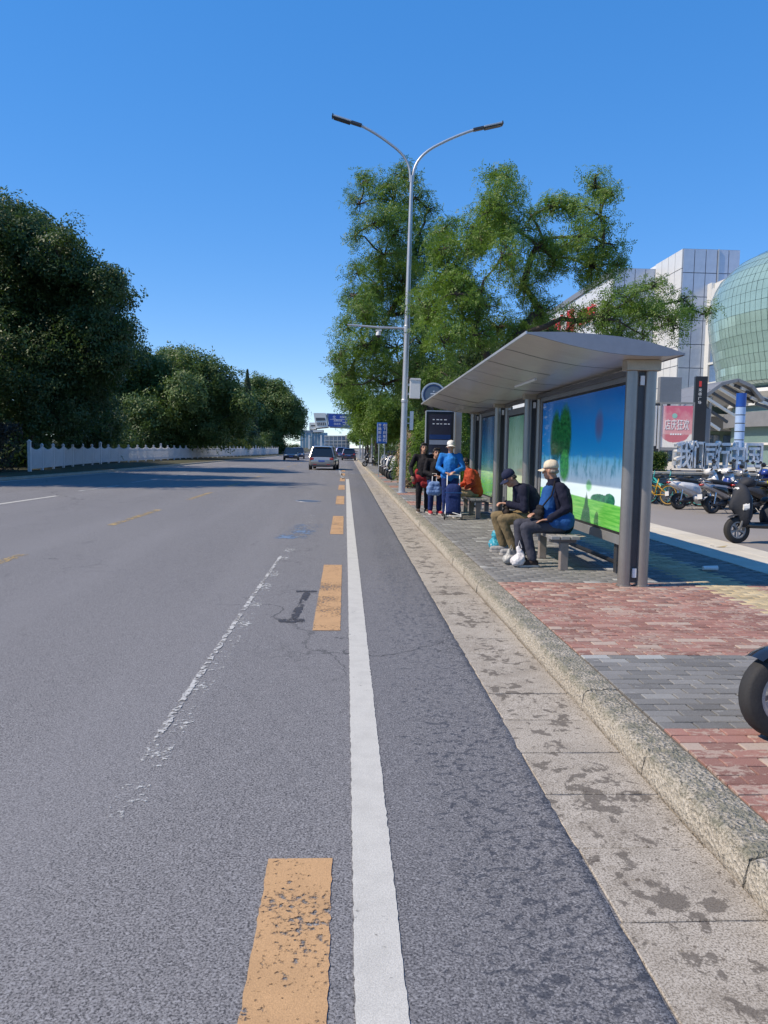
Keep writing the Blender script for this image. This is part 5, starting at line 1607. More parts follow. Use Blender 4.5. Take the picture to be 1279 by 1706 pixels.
M['seat_black'] = P('black_vinyl_seat', (.02, .02, .021), .5, 0, .2, 10, .15, 120)
M['gloss_black'] = P('gloss_black_plastic', (.014, .015, .018), .16, 0, .2, 5, spec=.6, coat=.5)
M['gloss_white'] = P('gloss_white_plastic', (.66, .66, .66), .2, 0, .06, 5, coat=.5)
M['gloss_silver'] = P('silver_plastic', (.38, .38, .39), .25, .5, .08, 5)
M['gloss_blue'] = P('blue_scooter_plastic', (.03, .06, .28), .25, 0, .1, 5, coat=.4)
M['gloss_red'] = P('red_scooter_plastic', (.32, .03, .03), .25, 0, .1, 5, coat=.4)
M['hi_vis'] = P('yellow_cloth', (.70, .72, .02), .8, 0, .2, 12)
M['quilt'] = P('quilted_windproof_apron', (.02, .024, .034), .75, 0, .35, 9, .4, 30)

def scooter(label, x, y, rz, body, trim, group=None, box=None, apron=False, screen=False, z=.13, lean=0., wf=.60, name='electric_scooter', seatm='seat_black', rimm='mgrey'):
    t = thing(name, label, 'scooter', (x, y, z), rz, group)
    t.rotation_euler = (0, R(lean), rz)
    wr = -.60
    r_ = .222
    wheel(t, 0, wf, r_, .10, M[rimm], 'front_wheel', 5)
    wheel(t, 0, wr, r_, .11, M[rimm], 'rear_wheel', 5)
    for s in (-1, 1):
        MB().tube([(s * .075, wf, r_), (s * .08, wf - .10, .50), (s * .06, wf - .19, .74)], [.02, .022, .022], 8).build('fork', M['mgrey'], t, smooth='all')
        MB().tube([(s * .09, wr, r_ + .02), (s * .10, wr + .06, .52)], .022, 8).build('shock', M['chrome'], t)
    # front mudguard: an arc over the tyre
    vs, fs = [], []
    for i in range(11):
        a = R(52 + 112 * i / 10)
        for j in range(5):
            xx = (-1 + j / 2) * .075
            rr = r_ + .028 + .018 * (1 - (xx / .075) ** 2)
            vs.append((xx, wf + math.cos(a) * rr, r_ + math.sin(a) * rr))
    for i in range(10):
        for j in range(4): fs.append((5 * i + j, 5 * i + j + 1, 5 * i + j + 6, 5 * i + j + 5))
    MB().add(vs, fs).build('front_mudguard', body, t, smooth='all')
    # leg shield and nose
    sh = MB(); sh.loft([(.33, .60, .17, .28), (.37, .61, .20, .35), (.42, .64, .19, .37), (.47, .68, .15, .33), (.53, .70, .09, .22), (.59, .66, .05, .11), (.63, .62, .03, .05)], 20, 2.4)
    sh.build('leg_shield', body, t, smooth='all')
    MB().loft([(.28, .60, .12, .22), (.328, .60, .15, .26)], 16, 3).build('inner_shield', trim, t, smooth='all')
    MB().loft([(.20, 1.0, .09, .06), (.28, 1.02, .15, .085), (.36, 1.02, .14, .09), (.43, .99, .09, .06), (.46, .97, .04, .03)], 16, 2.3).build('handlebar_cowl', body, t, smooth='all')
    MB().loft([(.40, .93, .085, .055), (.505, .90, .075, .05), (.53, .89, .05, .035)], 14, 2.3).build('headlight', M['clear_lens'], t, smooth='all')
    MB().tube([(-.34, .17, 1.06), (-.16, .25, 1.05), (0, .27, 1.03), (.16, .25, 1.05), (.34, .17, 1.06)], .014, 8).build('handlebar', M['chrome'], t, smooth='all')
    for s in (-1, 1):
        MB().tube([(s * .23, .222, 1.055), (s * .36, .16, 1.062)], .021, 10).build('grip', M['rubber'], t, smooth='all')
        MB().tube([(s * .20, .25, 1.06), (s * .25, .24, 1.19), (s * .28, .23, 1.27)], .007, 6).build('mirror_stem', M['black'], t)
        MB().ball((s * .30, .225, 1.30), (.068, .016, .042), 12).build('mirror', M['gloss_black'], t, smooth='all')
        MB().tube([(s * .17, .24, 1.03), (s * .31, .22, 1.03)], .008, 6).build('brake_lever', M['chrome'], t)
        MB().loft([(.48, .60, .02, .05, s * .15), (.40, .62, .03, .07, s * .175)], 8, 2).build('turn_signal', M['clear_lens'], t)
    # footboard, rear cowl, seat
    fb_ = MB(); fb_.loft([(.38, .33, .13, .055), (.30, .30, .155, .05), (.0, .29, .165, .05), (-.22, .31, .16, .07)], 16, 4); fb_.build('footboard', trim, t, smooth='all')
    MB().box(-.12, .12, -.12, .24, .342, .352).build('foot_mat', M['rubber'], t)
    MB().loft([(.02, .45, .10, .13), (-.08, .50, .15, .20), (-.28, .55, .175, .19), (-.50, .61, .165, .14), (-.72, .67, .12, .09), (-.90, .71, .05, .04)], 20, 2.5).build('rear_cowl', body, t, smooth='all')
    for s in (-1, 1):
        MB().loft([(-.12, .50, .012, .10, s * .163), (-.30, .56, .012, .08, s * .176), (-.52, .62, .01, .05, s * .163), (-.66, .66, .006, .02, s * .14)], 10, 2).build('side_panel', trim, t, smooth='all')
    MB().loft([(.04, .70, .07, .025), (-.02, .735, .11, .045), (-.25, .745, .135, .055), (-.42, .775, .135, .065), (-.62, .80, .12, .06), (-.74, .80, .07, .035)], 18, 2.8).build('seat', M[seatm], t, smooth='all')
    MB().loft([(-.84, .715, .07, .035), (-.925, .715, .055, .026)], 12, 2.3).build('tail_light', M['red_lens'], t, smooth='all')
    MB().bar((0, -.78, .56), (0, -.93, .32), .16, .012).build('rear_mudflap', M['black'], t)
    MB().box(-.09, .09, -.945, -.935, .36, .48).build('number_plate', M['gloss_white'], t)
    MB().loft([(-.2, .27, .09, .07), (-.62, .235, .05, .05)], 12, 2.5, True).build('swing_arm', M['dgrey'], t, smooth='all')
    MB().tube([(.0, -.35, .20), (.16, -.28, .02), (.20, -.25, .005)], .012, 6).build('side_stand', M['dgrey'], t)
    MB().tube([(-.13, -.66, .76), (-.14, -.86, .80), (0, -.90, .81), (.14, -.86, .80), (.13, -.66, .76)], .012, 8).build('grab_rail', M['chrome'], t, smooth='all')
    if box is not None:
        MB().box(-.2, .2, -1.02, -.62, .84, 1.18).build('top_box', box, t, bevel=.03)
        MB().box(-.205, .205, -1.025, -.615, 1.185, 1.215).build('top_box_lid', box, t, bevel=.01)
    if apron:
        ap = MB(); vs, fs = [], []
        nu, nv = 13, 14
        for i in range(nu):
            u = -1 + 2 * i / (nu - 1)
            for j in range(nv):
                w = j / (nv - 1)
                hwid = .32 - .06 * w
                yy = .34 + .20 * math.sin(w * PI * .8) - .05 * u * u - .12 * w * w + .012 * math.sin(u * 9 + w * 5)
                zz = 1.08 - .74 * w + .02 * math.sin(u * 7)
                vs.append((u * hwid, yy + .06, zz))
        for i in range(nu - 1):
            for j in range(nv - 1): fs.append((i * nv + j, i * nv + j + 1, (i + 1) * nv + j + 1, (i + 1) * nv + j))
        ap.add(vs, fs); o = ap.build('wind_apron', M['quilt'], t, smooth='all')
        md = o.modifiers.new('thick', 'SOLIDIFY'); md.thickness = .02
    if screen:
        vs, fs = [], []
        for i in range(9):
            u = -1 + i / 4
            for j in range(5):
                w = j / 4
                vs.append((u * (.22 - .05 * w), .44 - .16 * w - .09 * u * u, 1.04 + .36 * w))
        for i in range(8):
            for j in range(4): fs.append((i * 5 + j, i * 5 + j + 1, i * 5 + j + 6, i * 5 + j + 5))
        o = MB().add(vs, fs).build('windscreen', screen, t, smooth='all'); md = o.modifiers.new('thick', 'SOLIDIFY'); md.thickness = .005
    return t

def bicycle(label, x, y, rz, paint, group='shared bicycles along the wall', z=.12):
    t = thing('bicycle', label, 'bicycle', (x, y, z), rz, group)
    t.rotation_euler = (0, R(4), rz)
    r_ = .31
    for yv, nm in ((.52, 'front_wheel'), (-.52, 'rear_wheel')):
        rot = Matrix.Translation((0, yv, r_)) @ Matrix.Rotation(PI / 2, 4, 'Y')
        prof = [(r_ - .028 + .026 * math.cos(a), .022 * math.sin(a)) for a in np.linspace(0, 2 * PI, 9)]
        w = MB().lathe(prof, 36, rot).build(nm, M['rubber'], t, smooth='all')
        MB().lathe([(r_ - .066, -.012), (r_ - .05, -.014), (r_ - .05, .014), (r_ - .066, .012), (r_ - .066, -.012)], 36, rot).build('rim', paint, w)
        b = MB()
        for k in range(14):
            a = 2 * PI * k / 14
            b.bar(rot @ Vector((.02 * math.cos(a + 1), .02 * math.sin(a + 1), .03 * (-1) ** k)), rot @ Vector(((r_ - .06) * math.cos(a), (r_ - .06) * math.sin(a), 0)), .004, .004)
        b.lathe([(.001, -.045), (.025, -.045), (.025, .045), (.001, .045)], 10, rot)
        b.build('spokes', M['chrome'], w)
        b = MB(); vs, fs = [], []
        for i in range(10):
            a = R(20 + 150 * i / 9)
            for xx in (-.03, .03): vs.append((xx, yv + math.cos(a) * (r_ + .02), r_ + math.sin(a) * (r_ + .02)))
        fs = [(2 * i, 2 * i + 1, 2 * i + 3, 2 * i + 2) for i in range(9)]
        b.add(vs, fs).build('mudguard', paint, t, smooth='all')
    fr = MB()
    for pts, rr in (([(0, .40, .78), (0, .0, .36), (0, -.08, .30)], .028), ([(0, .42, .66), (0, -.10, .52)], .018), ([(0, -.08, .28), (0, -.18, .78)], .020), ([(.05, -.52, r_), (.03, -.14, .58)], .011), ([(-.05, -.52, r_), (-.03, -.14, .58)], .011), ([(.05, -.52, r_), (.03, -.08, .29)], .012), ([(-.05, -.52, r_), (-.03, -.08, .29)], .012)):
        fr.tube(pts, rr, 8)
    fr.build('frame', paint, t, smooth='all')
    b = MB()
    for s in (-1, 1): b.tube([(s * .05, .52, r_), (s * .045, .44, .60), (0, .41, .72)], .013, 8)
    b.tube([(0, .42, .66), (0, .37, .98)], .016, 8); b.build('fork', paint, t, smooth='all')
    MB().tube([(-.29, .22, 1.02), (-.2, .30, 1.0), (0, .37, .98), (.2, .30, 1.0), (.29, .22, 1.02)], .012, 8).build('handlebar', M['black'], t, smooth='all')
    MB().loft([(-.02, .80, .03, .02), (-.12, .81, .05, .03), (-.25, .82, .10, .035), (-.29, .82, .08, .03)], 12, 2.5).build('saddle', M['seat_black'], t, smooth='all')
    b = MB()
    for zz, k in ((.72, .85), (.80, .92), (.89, 1.0)):
        w = .15 * k; l = .12 * k
        b.tube([(-w, .60 - l, zz), (w, .60 - l, zz), (w, .60 + l, zz), (-w, .60 + l, zz), (-w, .60 - l, zz)], .006, 5)
    for s in (-1, -.33, .33, 1):
        for e in (-1, 1):
            b.tube([(s * .128, .60 + e * .10, .72), (s * .15, .60 + e * .12, .89)], .004, 4); 
    b.box(-.125, .125, .50, .70, .712, .72)
    b.build('basket', M['dgrey'], t)
    MB().tube([(0, -.08, .29), (.08, -.06, .29), (.085, .03, .16)], .010, 6).build('crank', M['chrome'], t)
    MB().box(.07, .14, -.0, .06, .145, .165).build('pedal', M['black'], t)
    MB().tube([(.03, -.2, .3), (.10, -.26, .02)], .010, 6).build('kick_stand', M['dgrey'], t)
    return t

# the row of scooters on the pavement beyond the lamp
ROW = 'scooters parked in a row beyond the street lamp'
bodies = [M['gloss_white'], M['gloss_black'], M['gloss_silver'], M['gloss_white'], M['gloss_black'], M['gloss_red'], M['gloss_silver'], M['gloss_black'], M['gloss_white'], M['gloss_blue']]
rowlab = ['white scooter nearest to the street lamp in the parked row', 'black scooter second from the street lamp in the parked row', 'silver scooter third from the street lamp in the parked row', 'white scooter in the middle of the parked row, between a silver and a black one']
for i in range(9):
    yv = 37.0 + 1.25 * i + rng.uniform(-.2, .2)
    xx = 2.65 + rng.uniform(-.1, .1) - .004 * i
    lab = rowlab[i] if i < 4 else ['black scooter with its mate in red behind it, far half of the row', 'red scooter in the parked row beyond the lamp', 'silver scooter in the far half of the parked row', 'black scooter near the far end of the parked row', 'white scooter at the far end of the parked row'][i - 4]
    scooter(lab, xx, yv, R(122 + rng.uniform(-10, 10)), bodies[i], M['gloss_black'] if i % 2 == 0 else M['dgrey'], ROW, None, False, False, .13, rng.uniform(3, 7))
p = on(612, 772, .13); scooter('small black scooter by the pale slim pole', p.x, 62, R(100), M['gloss_black'], M['dgrey'], ROW, None, False, False, .13, 5)

# scooters on the service lane by the wall
LANE = 'scooters parked before the stone wall'
scooter('white scooter with a smooth white tail parked behind the silver and black one', 9.45, 20.35, R(-82), M['gloss_white'], M['gloss_white'], LANE, None, False, False, .12, -6, rimm='dgrey')
scooter('silver and black scooter seen from its left rear in front of the wall', 9.75, 19.15, R(-78), M['gloss_silver'], M['gloss_black'], LANE, None, False, False, .12, -6, rimm='dgrey')
scooter('white delivery scooter with blue trim standing behind the silver and black one', 10.35, 21.0, R(-60), M['gloss_white'], M['gloss_blue'], LANE, None, False, False, .12, -5)
scooter('black scooter with a dark top box by the wall', 12.05, 21.3, R(95), M['gloss_black'], M['dgrey'], LANE, M['black'], False, False, .12, 5)
scooter('dark blue scooter standing in the shade behind the white tail one', 11.0, 20.3, R(-70), M['gloss_blue'], M['dgrey'], LANE, None, False, False, .12, -5)
scooter('dark scooter with a blue windscreen behind the large black one', 10.35, 17.0, R(100), M['gloss_black'], M['dgrey'], LANE, None, False, M['bar_blue'], .12, 5)
scooter('scooter with chrome trim at the right photo edge behind the large black one', 9.6, 15.2, R(60), M['gloss_black'], M['gloss_silver'], LANE, None, False, False, .12, 5)
scooter('large black scooter with a dull black front shield at the right edge', 7.06, 12.75, R(96), M['quilt'], M['gloss_black'], LANE, None, False, False, .12, 4, wf=.50)
vst = MB(); vst.loft([(0, .05, .14, .05), (.12, .10, .16, .09), (.26, .09, .13, .08), (.36, .04, .08, .03)], 14, 2.2)
hv = thing('yellow_vest', 'bright yellow cloth draped over a parked scooter seat', 'vest', (10.55, 18.55, .86))
vst.build('folded_cloth', M['hi_vis'], hv, smooth='all')
MB().loft([(.05, -.08, .03, .12, .13), (.22, -.10, .03, .12, .12)], 10, 2.4).build('hanging_hem', M['hi_vis'], hv, smooth='all')
scooter('black scooter under the bright yellow cloth', 10.55, 18.9, R(-95), M['gloss_black'], M['dgrey'], LANE, None, False, False, .12, -5)
scooter('black scooter on the red bricks whose front wheel shows at the right edge', 2.875, 3.92, R(97), M['gloss_black'], M['gloss_white'], None, None, False, False, .13, 5, rimm='gloss_silver')
M['teal'] = P('teal_bicycle_paint', (.02, .28, .28), .35, 0, .1, 4, coat=.4); M['orange_y'] = P('amber_bicycle_paint', (.45, .26, .02), .35, 0, .1, 4, coat=.4)
bicycle('teal shared bicycle in front of the wall, right of the amber one', 9.22, 22.0, R(50), M['teal'])
bicycle('second teal shared bicycle right next to the white tailed scooter', 9.62, 21.9, R(40), M['teal'])
bicycle('amber shared bicycle against the wall just right of the shelter column', 8.82, 22.05, R(35), M['orange_y'])
crate = thing('delivery_crate', 'dark crate of packages standing on the wall foot behind the scooters', 'crate', (10.75, 22.2, .12))
MB().box(-.32, .32, -.22, .22, .55, .9).build('crate_body', M['dgrey'], crate, bevel=.01); MB().box(-.28, .28, -.18, .18, .905, 1.0).build('packages', M['quilt'], crate, bevel=.02)
for s in (-1, 1):
    for e in (-1, 1): MB().box(s * .28 - .015, s * .28 + .015, e * .18 - .015, e * .18 + .015, 0, .548).build('leg', M['mgrey'], crate)
# ------------------------------------------------------------------ people
from mathutils import noise as mnoise
_bm = bmesh.new(); bmesh.ops.create_icosphere(_bm, subdivisions=2, radius=1.0)
ICO = [v.co.copy() for v in _bm.verts]; _bm.free()

def cloth(name, col, var=.18, rough=.85):
    q = NT(name); v = q.obj()
    a = q.noise(v, 6, 4); f = q.noise(v, 220, 2)
    c = q.mix(q.step(a, .3, .7), sc(col, 1 - var), sc(col, 1 + var))
    q.set(col=c, rough=rough, spec=.25)
    q.bump(q.ma('ADD', q.ma('MULTIPLY', q.noise(q.scale(v, (1, 1, .5)), 16, 4), 1.3), q.ma('MULTIPLY', f, .2)), .6, .02)
    return q.m

def blob(name, parts, voxel, mat, parent, iters=3, fold=0., ff=11.):
    """one continuous skin over tapered capsules ('c') and ellipsoids ('e')"""
    AV, AF = [], []
    for p in parts:
        if p[0] == 'c':
            _, a, b_, ra, rb = p
            a, b_ = Vector(a), Vector(b_)
            pts = [a + v * ra for v in ICO] + [b_ + v * rb for v in ICO]
        else:
            _, c, r = p[:3]
            mt = p[3] if len(p) > 3 else Matrix.Identity(3)
            pts = [Vector(c) + mt @ Vector((v.x * r[0], v.y * r[1], v.z * r[2])) for v in ICO]
        tb = bmesh.new()
        vs = [tb.verts.new(q) for q in pts]
        bmesh.ops.convex_hull(tb, input=vs)
        k = len(AV); idx = {}
        for f in tb.faces:
            for v in f.verts:
                if v not in idx: idx[v] = k + len(idx); AV.append(v.co.copy())
            AF.append([idx[v] for v in f.verts])
        tb.free()
    me = bpy.data.meshes.new('tmp'); me.from_pydata(AV, [], AF)
    o = bpy.data.objects.new('tmp', me)
    md = o.modifiers.new('r', 'REMESH'); md.mode = 'VOXEL'; md.voxel_size = voxel
    ms = o.modifiers.new('s', 'SMOOTH'); ms.factor = .5; ms.iterations = iters
    out = realise(o)
    bpy.data.objects.remove(o); bpy.data.meshes.remove(me)
    out.name = name
    if fold:
        n_ = len(out.vertices)
        co = np.empty(n_ * 3, np.float32); out.vertices.foreach_get('co', co); co = co.reshape(-1, 3)
        no = np.empty(n_ * 3, np.float32); out.vertices.foreach_get('normal', no); no = no.reshape(-1, 3)
        k_ = np.array([mnoise.noise(Vector((x * ff, y * ff, z * ff * .6))) + .5 * mnoise.noise(Vector((x, y, z)) * (ff * 2.3)) for x, y, z in co.tolist()], np.float32)
        co += no * (k_ * fold)[:, None]
        out.vertices.foreach_set('co', co.ravel())
    out.polygons.foreach_set('use_smooth', [True] * len(out.polygons))
    out.materials.clear(); out.materials.append(mat)
    ob = bpy.data.objects.new(name, out); C.objects.link(ob); ob.parent = parent
    return ob

def hand(parts, w, d, up, side, k=1., curl=.5, fr=.0088):
    """palm, four unequal bent fingers and a thumb; w wrist, d along the hand, up the back of the hand, side +1 thumb on the left of d"""
    d = Vector(d).normalized(); up = (Vector(up) - d * Vector(up).dot(d)).normalized(); x = d.cross(up) * side
    w = Vector(w)
    pc_ = w + d * .05 * k
    for o in (-.024, -.008, .008, .024):
        parts.append(('c', w + d * .012 * k + x * o * .7 * k, w + d * .085 * k + x * o * k, .013 * k, .012 * k))
    for i, (o, L) in enumerate(((-.027, .060), (-.009, .074), (.009, .080), (.028, .070))):
        a = w + d * .086 * k + x * o * k
        d1 = (d - up * curl * .6).normalized(); d2 = (d - up * curl * 1.5).normalized()
        b_ = a + d1 * L * .5 * k; c_ = b_ + d2 * L * .5 * k
        parts += [('c', a, b_, fr * k * 1.08, fr * k), ('c', b_, c_, fr * k, fr * k * .85)]
    a = w + d * .03 * k + x * .028 * k
    b_ = a + (d * .6 + x * .8 - up * .2).normalized() * .038 * k
    c_ = b_ + (d * .9 + x * .25 - up * .35).normalized() * .032 * k
    parts += [('c', a, b_, .0125 * k, .0105 * k), ('c', b_, c_, .0105 * k, .0088 * k)]

SKINS = {}
def figure(label, loc, rz, J, top, trousers, shoes, vox=.0075, cap=None, hair='hair', jacket_r=1., collar=None, long_hair=False, fold=.010, extra_top=None, face_pitch=0., face_yaw=0.):
    t = thing('person', label, 'person', loc, rz)
    hc = Vector(J['head'])
    Hm = Matrix.Rotation(face_yaw, 3, 'Z') @ Matrix.Rotation(face_pitch, 3, 'X')
    hp = lambda x, y, z: hc + Hm @ Vector((x, y, z))
    B = []
    B.append(('e', hp(0, -.008, .02), (.076, .094, .096), Hm)); B.append(('e', hp(0, .022, -.04), (.060, .066, .075), Hm))
    B.append(('c', hp(0, .066, -.082), hp(0, .04, -.09), .024, .03))
    B.append(('c', hp(0, .084, .012), hp(0, .106, -.026), .010, .015))
    B.append(('c', hp(-.025, .082, -.056), hp(.025, .082, -.056), .010, .010)); B.append(('c', hp(-.045, .072, .03), hp(.045, .072, .03), .012, .012))
    for s in (-1, 1):
        B.append(('e', hp(s * .077, -.012, -.008), (.010, .019, .031), Hm))
    B.append(('c', J['neck'], hp(0, -.015, -.05), .055, .053))
    ch, pe = Vector(J['chest']), Vector(J['pelvis'])
    B += [('c', pe, ch, .11, .12), ('c', ch, J['neck'], .11, .05)]
    for s, k in ((-1, 'L'), (1, 'R')):
        sh, el, wr = Vector(J['sh' + k]), Vector(J['el' + k]), Vector(J['wr' + k])
        B += [('c', ch + Vector((0, 0, .05)), sh, .07, .05), ('c', sh, el, .046, .037), ('c', el, wr, .038, .025)]
        hd_ = Vector(J.get('hd' + k, (wr - el)))
        hand(B, wr, hd_, J.get('up' + k, Vector((0, 0, 1))), -s if hd_.z > -.9 else s, 1.0, J.get('curl', .5), .0092 if vox < .009 else .0105)
        hi, kn, an = Vector(J['hi' + k]), Vector(J['kn' + k]), Vector(J['an' + k])
        B += [('c', pe, hi, .10, .088), ('c', hi, kn, .082, .055), ('c', kn, an, .052, .036)]
        tdir = Vector(J.get('toe' + k, (s * .12, 1, 0))).normalized()
        B += [('c', an + Vector((0, 0, -.03)) - tdir * .03, an + tdir * .14 + Vector((0, 0, -.05)), .036, .028)]
    body = blob('body', B, vox, M['skin'], t, 2)
    for s in (-1, 1):
        MB().ball(hp(s * .031, .082, .012), (.0115, .008, .008), 10).build('eye', M['black'], t, smooth='all')
    # upper clothing
    A = [('c', pe + Vector((0, 0, .02)), ch, .150 * jacket_r, .158 * jacket_r), ('c', ch, Vector(J['neck']) - Vector((0, 0, .02)), .145 * jacket_r, .068)]
    for k in 'LR':
        sh, el, wr = Vector(J['sh' + k]), Vector(J['el' + k]), Vector(J['wr' + k])
        A += [('c', ch + Vector((0, 0, .07)), sh, .088 * jacket_r, .064 * jacket_r), ('c', sh, el, .065 * jacket_r, .056 * jacket_r), ('c', el, el.lerp(wr, .93), .057 * jacket_r, .044 * jacket_r)]
        A += [('c', pe + Vector((0, 0, .03)), Vector(J['hi' + k]) + Vector((0, 0, .05)), .13 * jacket_r, .115 * jacket_r)]
    if extra_top: A += extra_top
    tp_ = blob('jacket', A, .011, top, t, 3, fold * 1.4, 8.)
    nk = Vector(J['neck'])
    if collar:
        MB().tube([nk + Vector((0, 0, -.03)), nk + (hc - nk) * .30], [.085, .078], 14, cap=False).build('collar', collar, t, smooth='all')
    T = []
    for k in 'LR':
        hi, kn, an = Vector(J['hi' + k]), Vector(J['kn' + k]), Vector(J['an' + k])
        T += [('c', pe, hi, .125, .105), ('c', hi, kn, .102, .075), ('c', kn, an + Vector((0, 0, .035)), .074, .062)]
    blob('trousers', T, .012, trousers, t, 3, fold * .9, 9.)
    for s, k in ((-1, 'L'), (1, 'R')):
        an = Vector(J['an' + k]); td = Vector(J.get('toe' + k, (s * .12, 1, 0))).normalized()
        z0 = an.z - .09
        blob('shoe', [('c', Vector((an.x, an.y, z0 + .048)) - td * .05, Vector((an.x, an.y, z0 + .045)) + td * .15, .044, .040), ('c', an + Vector((0, 0, -.02)), Vector((an.x, an.y, z0 + .05)), .045, .045)], .009, shoes, t, 2)
        b = MB()
        x_ = Vector((td.y, -td.x, 0))
        ring = [(-.095, .026), (-.07, .04), (0, .043), (.09, .046), (.16, .04), (.19, .022)]
        pts = [Vector((an.x, an.y, 0)) + td * a + x_ * w for a, w in ring] + [Vector((an.x, an.y, 0)) + td * a - x_ * w for a, w in ring[::-1]]
        b.prism([(q.x, q.y) for q in pts], 'z', z0 + .002, z0 + .028); b.build('sole', M['sole'], t)
    # hair and cap
    Hh_ = [('e', hp(0, -.018, .030), (.083, .095, .092), Hm), ('c', hp(-.05, -.06, -.02), hp(.05, -.06, -.02), .035, .035), ('c', hp(-.045, .052, .082), hp(.045, .052, .082), .032, .032), ('c', hp(-.070, .02, .04), hp(-.072, -.02, -.03), .018, .016), ('c', hp(.070, .02, .04), hp(.072, -.02, -.03), .018, .016)]
    if long_hair: Hh_ += [('c', hp(-.05, -.06, .0), hp(-.055, -.06, -.13), .04, .03), ('c', hp(.05, -.06, .0), hp(.055, -.06, -.13), .04, .03), ('c', hp(0, -.075, 0), hp(0, -.085, -.15), .05, .04)]
    if cap:
        Hh_ = [('c', hp(-.058, -.045, -.012), hp(.058, -.045, -.012), .028, .028), ('c', hp(-.045, -.068, -.015), hp(.045, -.068, -.015), .028, .028)]
    hb = blob('hair', Hh_, .009, M[hair], t, 2, .003, 30)
    if cap:
        m4 = Matrix.Translation(hc) @ Hm.to_4x4()
        prof = [(.088, .03), (.0895, .06), (.086, .085), (.074, .112), (.052, .130), (.025, .139), (.001, .141)]
        d_ = MB(); d_.lathe(prof, 26, m4 @ Matrix.Translation((0, -.008, 0)) @ Matrix.Diagonal((.96, 1.10, 1, 1)))
        cp_ = d_.build('cap', cap, t, smooth='all')
        md = cp_.modifiers.new('thick', 'SOLIDIFY'); md.thickness = .004
        vs, fs = [], []
        for i in range(11):
            a = R(-62 + 124 * i / 10)
            for j in range(5):
                r_ = .088 + .075 * (j / 4) * math.cos(a * .85)
                vs.append(m4 @ Vector((.95 * r_ * math.sin(a), -.008 + 1.08 * r_ * math.cos(a), .036 - .022 * (j / 4) - .028 * math.sin(a) ** 2)))
        for i in range(10):
            for j in range(4): fs.append((5 * i + j, 5 * i + j + 1, 5 * i + j + 6, 5 * i + j + 5))
        o = MB().add(vs, fs).build('brim', cap, cp_, smooth='all'); md = o.modifiers.new('thick', 'SOLIDIFY'); md.thickness = .006
        MB().ball(m4 @ Vector((0, -.008, .143)), (.010, .010, .006), 8).build('button', cap, cp_)
    return t

M['sole'] = P('shoe_sole', (.45, .42, .38), .7, 0, .15, 12)
M['cl_navy'] = cloth('navy_jacket_cloth', (.011, .013, .032))
M['cl_blue'] = cloth('bright_blue_cloth', (.014, .075, .25)); M['cl_sky'] = cloth('azure_jacket_cloth', (.02, .17, .52))
M['cl_khaki'] = cloth('khaki_trouser_cloth', (.205, .155, .085)); M['cl_slate'] = cloth('slate_trouser_cloth', (.055, .058, .08))
M['cl_black'] = cloth('black_cloth', (.014, .013, .016)); M['cl_orange'] = cloth('rust_orange_cloth', (.42, .07, .035))
M['cl_beige'] = cloth('beige_trouser_cloth', (.42, .34, .24)); M['cl_red'] = cloth('red_cloth', (.30, .03, .035))
M['cl_cream'] = cloth('cream_cap_cloth', (.62, .55, .43)); M['cl_white'] = cloth('white_cap_cloth', (.72, .72, .70)); M['cl_navycap'] = cloth('navy_cap_cloth', (.018, .024, .06))
M['cl_deep'] = cloth('deep_blue_cloth', (.014, .03, .12)); M['shoe_brown'] = cloth('brown_shoe', (.05, .035, .028)); M['shoe_grey'] = cloth('grey_shoe', (.3, .3, .3)); M['shoe_red'] = cloth('red_shoe', (.42, .05, .06))
M['hair_grey'] = P('grey_hair', (.22, .2, .18), .6, 0, .3, 40)
M['plastic_bag'] = P('white_plastic_bag', (.62, .60, .60), .35, 0, .12, 9); M['grey_bag'] = P('grey_plastic_bag', (.38, .38, .36), .5, 0, .25, 9)

SEAT = .13
# the man in the cream cap
J = dict(pelvis=(0, -.02, .525), chest=(0, .03, .90), neck=(0, .085, 1.085), head=(.015, .135, 1.225), shL=(-.195, .05, 1.02), shR=(.195, .07, 1.02), elL=(-.27, -.01, .76), elR=(.25, .10, .76), wrL=(-.20, .19, .615), wrR=(.14, .28, .66),
         hdL=(.15, 1, -.12), hdR=(-.7, .8, -.1), hiL=(-.10, .03, .525), hiR=(.10, .03, .525), knL=(-.13, .47, .50), knR=(.13, .50, .52), anL=(-.14, .38, .09), anR=(.12, .46, .09), curl=.4)
m1 = figure('seated man in a cream cap and blue and navy jacket, nearest on the bench', (2.76, 9.88, SEAT), R(90), J, M['cl_navy'], M['cl_slate'], M['shoe_brown'], .0068, M['cl_cream'], 'hair_grey', 1.12, M['cl_navy'], face_yaw=R(-38), face_pitch=R(-4))
# blue front panels of the jacket and its lower half
blob('jacket_panel', [('c', (-.05, .135, .95), (-.07, .185, .62), .095, .105), ('c', (.05, .135, .95), (.07, .185, .62), .095, .105), ('c', (-.06, .15, .8), (.06, .15, .8), .10, .10), ('c', (-.16, -.02, .60), (.16, -.02, .60), .135, .135), ('c', (-.15, .08, .60), (.15, .08, .60), .12, .12)], .012, M['cl_blue'], m1, 3, .006)
bg_ = thing('shoulder_bag', 'black shoulder bag on the lap of the man in the cream cap', 'bag', (2.47, 9.80, .73), R(90))
blob('pouch', [('c', (-.07, 0, .03), (.07, 0, .03), .045, .045), ('c', (-.075, 0, .09), (.075, 0, .09), .05, .05), ('c', (-.065, -.01, .15), (.06, -.01, .15), .04, .04)], .01, M['cl_black'], bg_, 3, .004)
MB().tube([(-.09, -.02, .18), (-.12, -.12, .32), (-.05, -.18, .5)], .012, 6).build('strap', M['cl_black'], bg_)
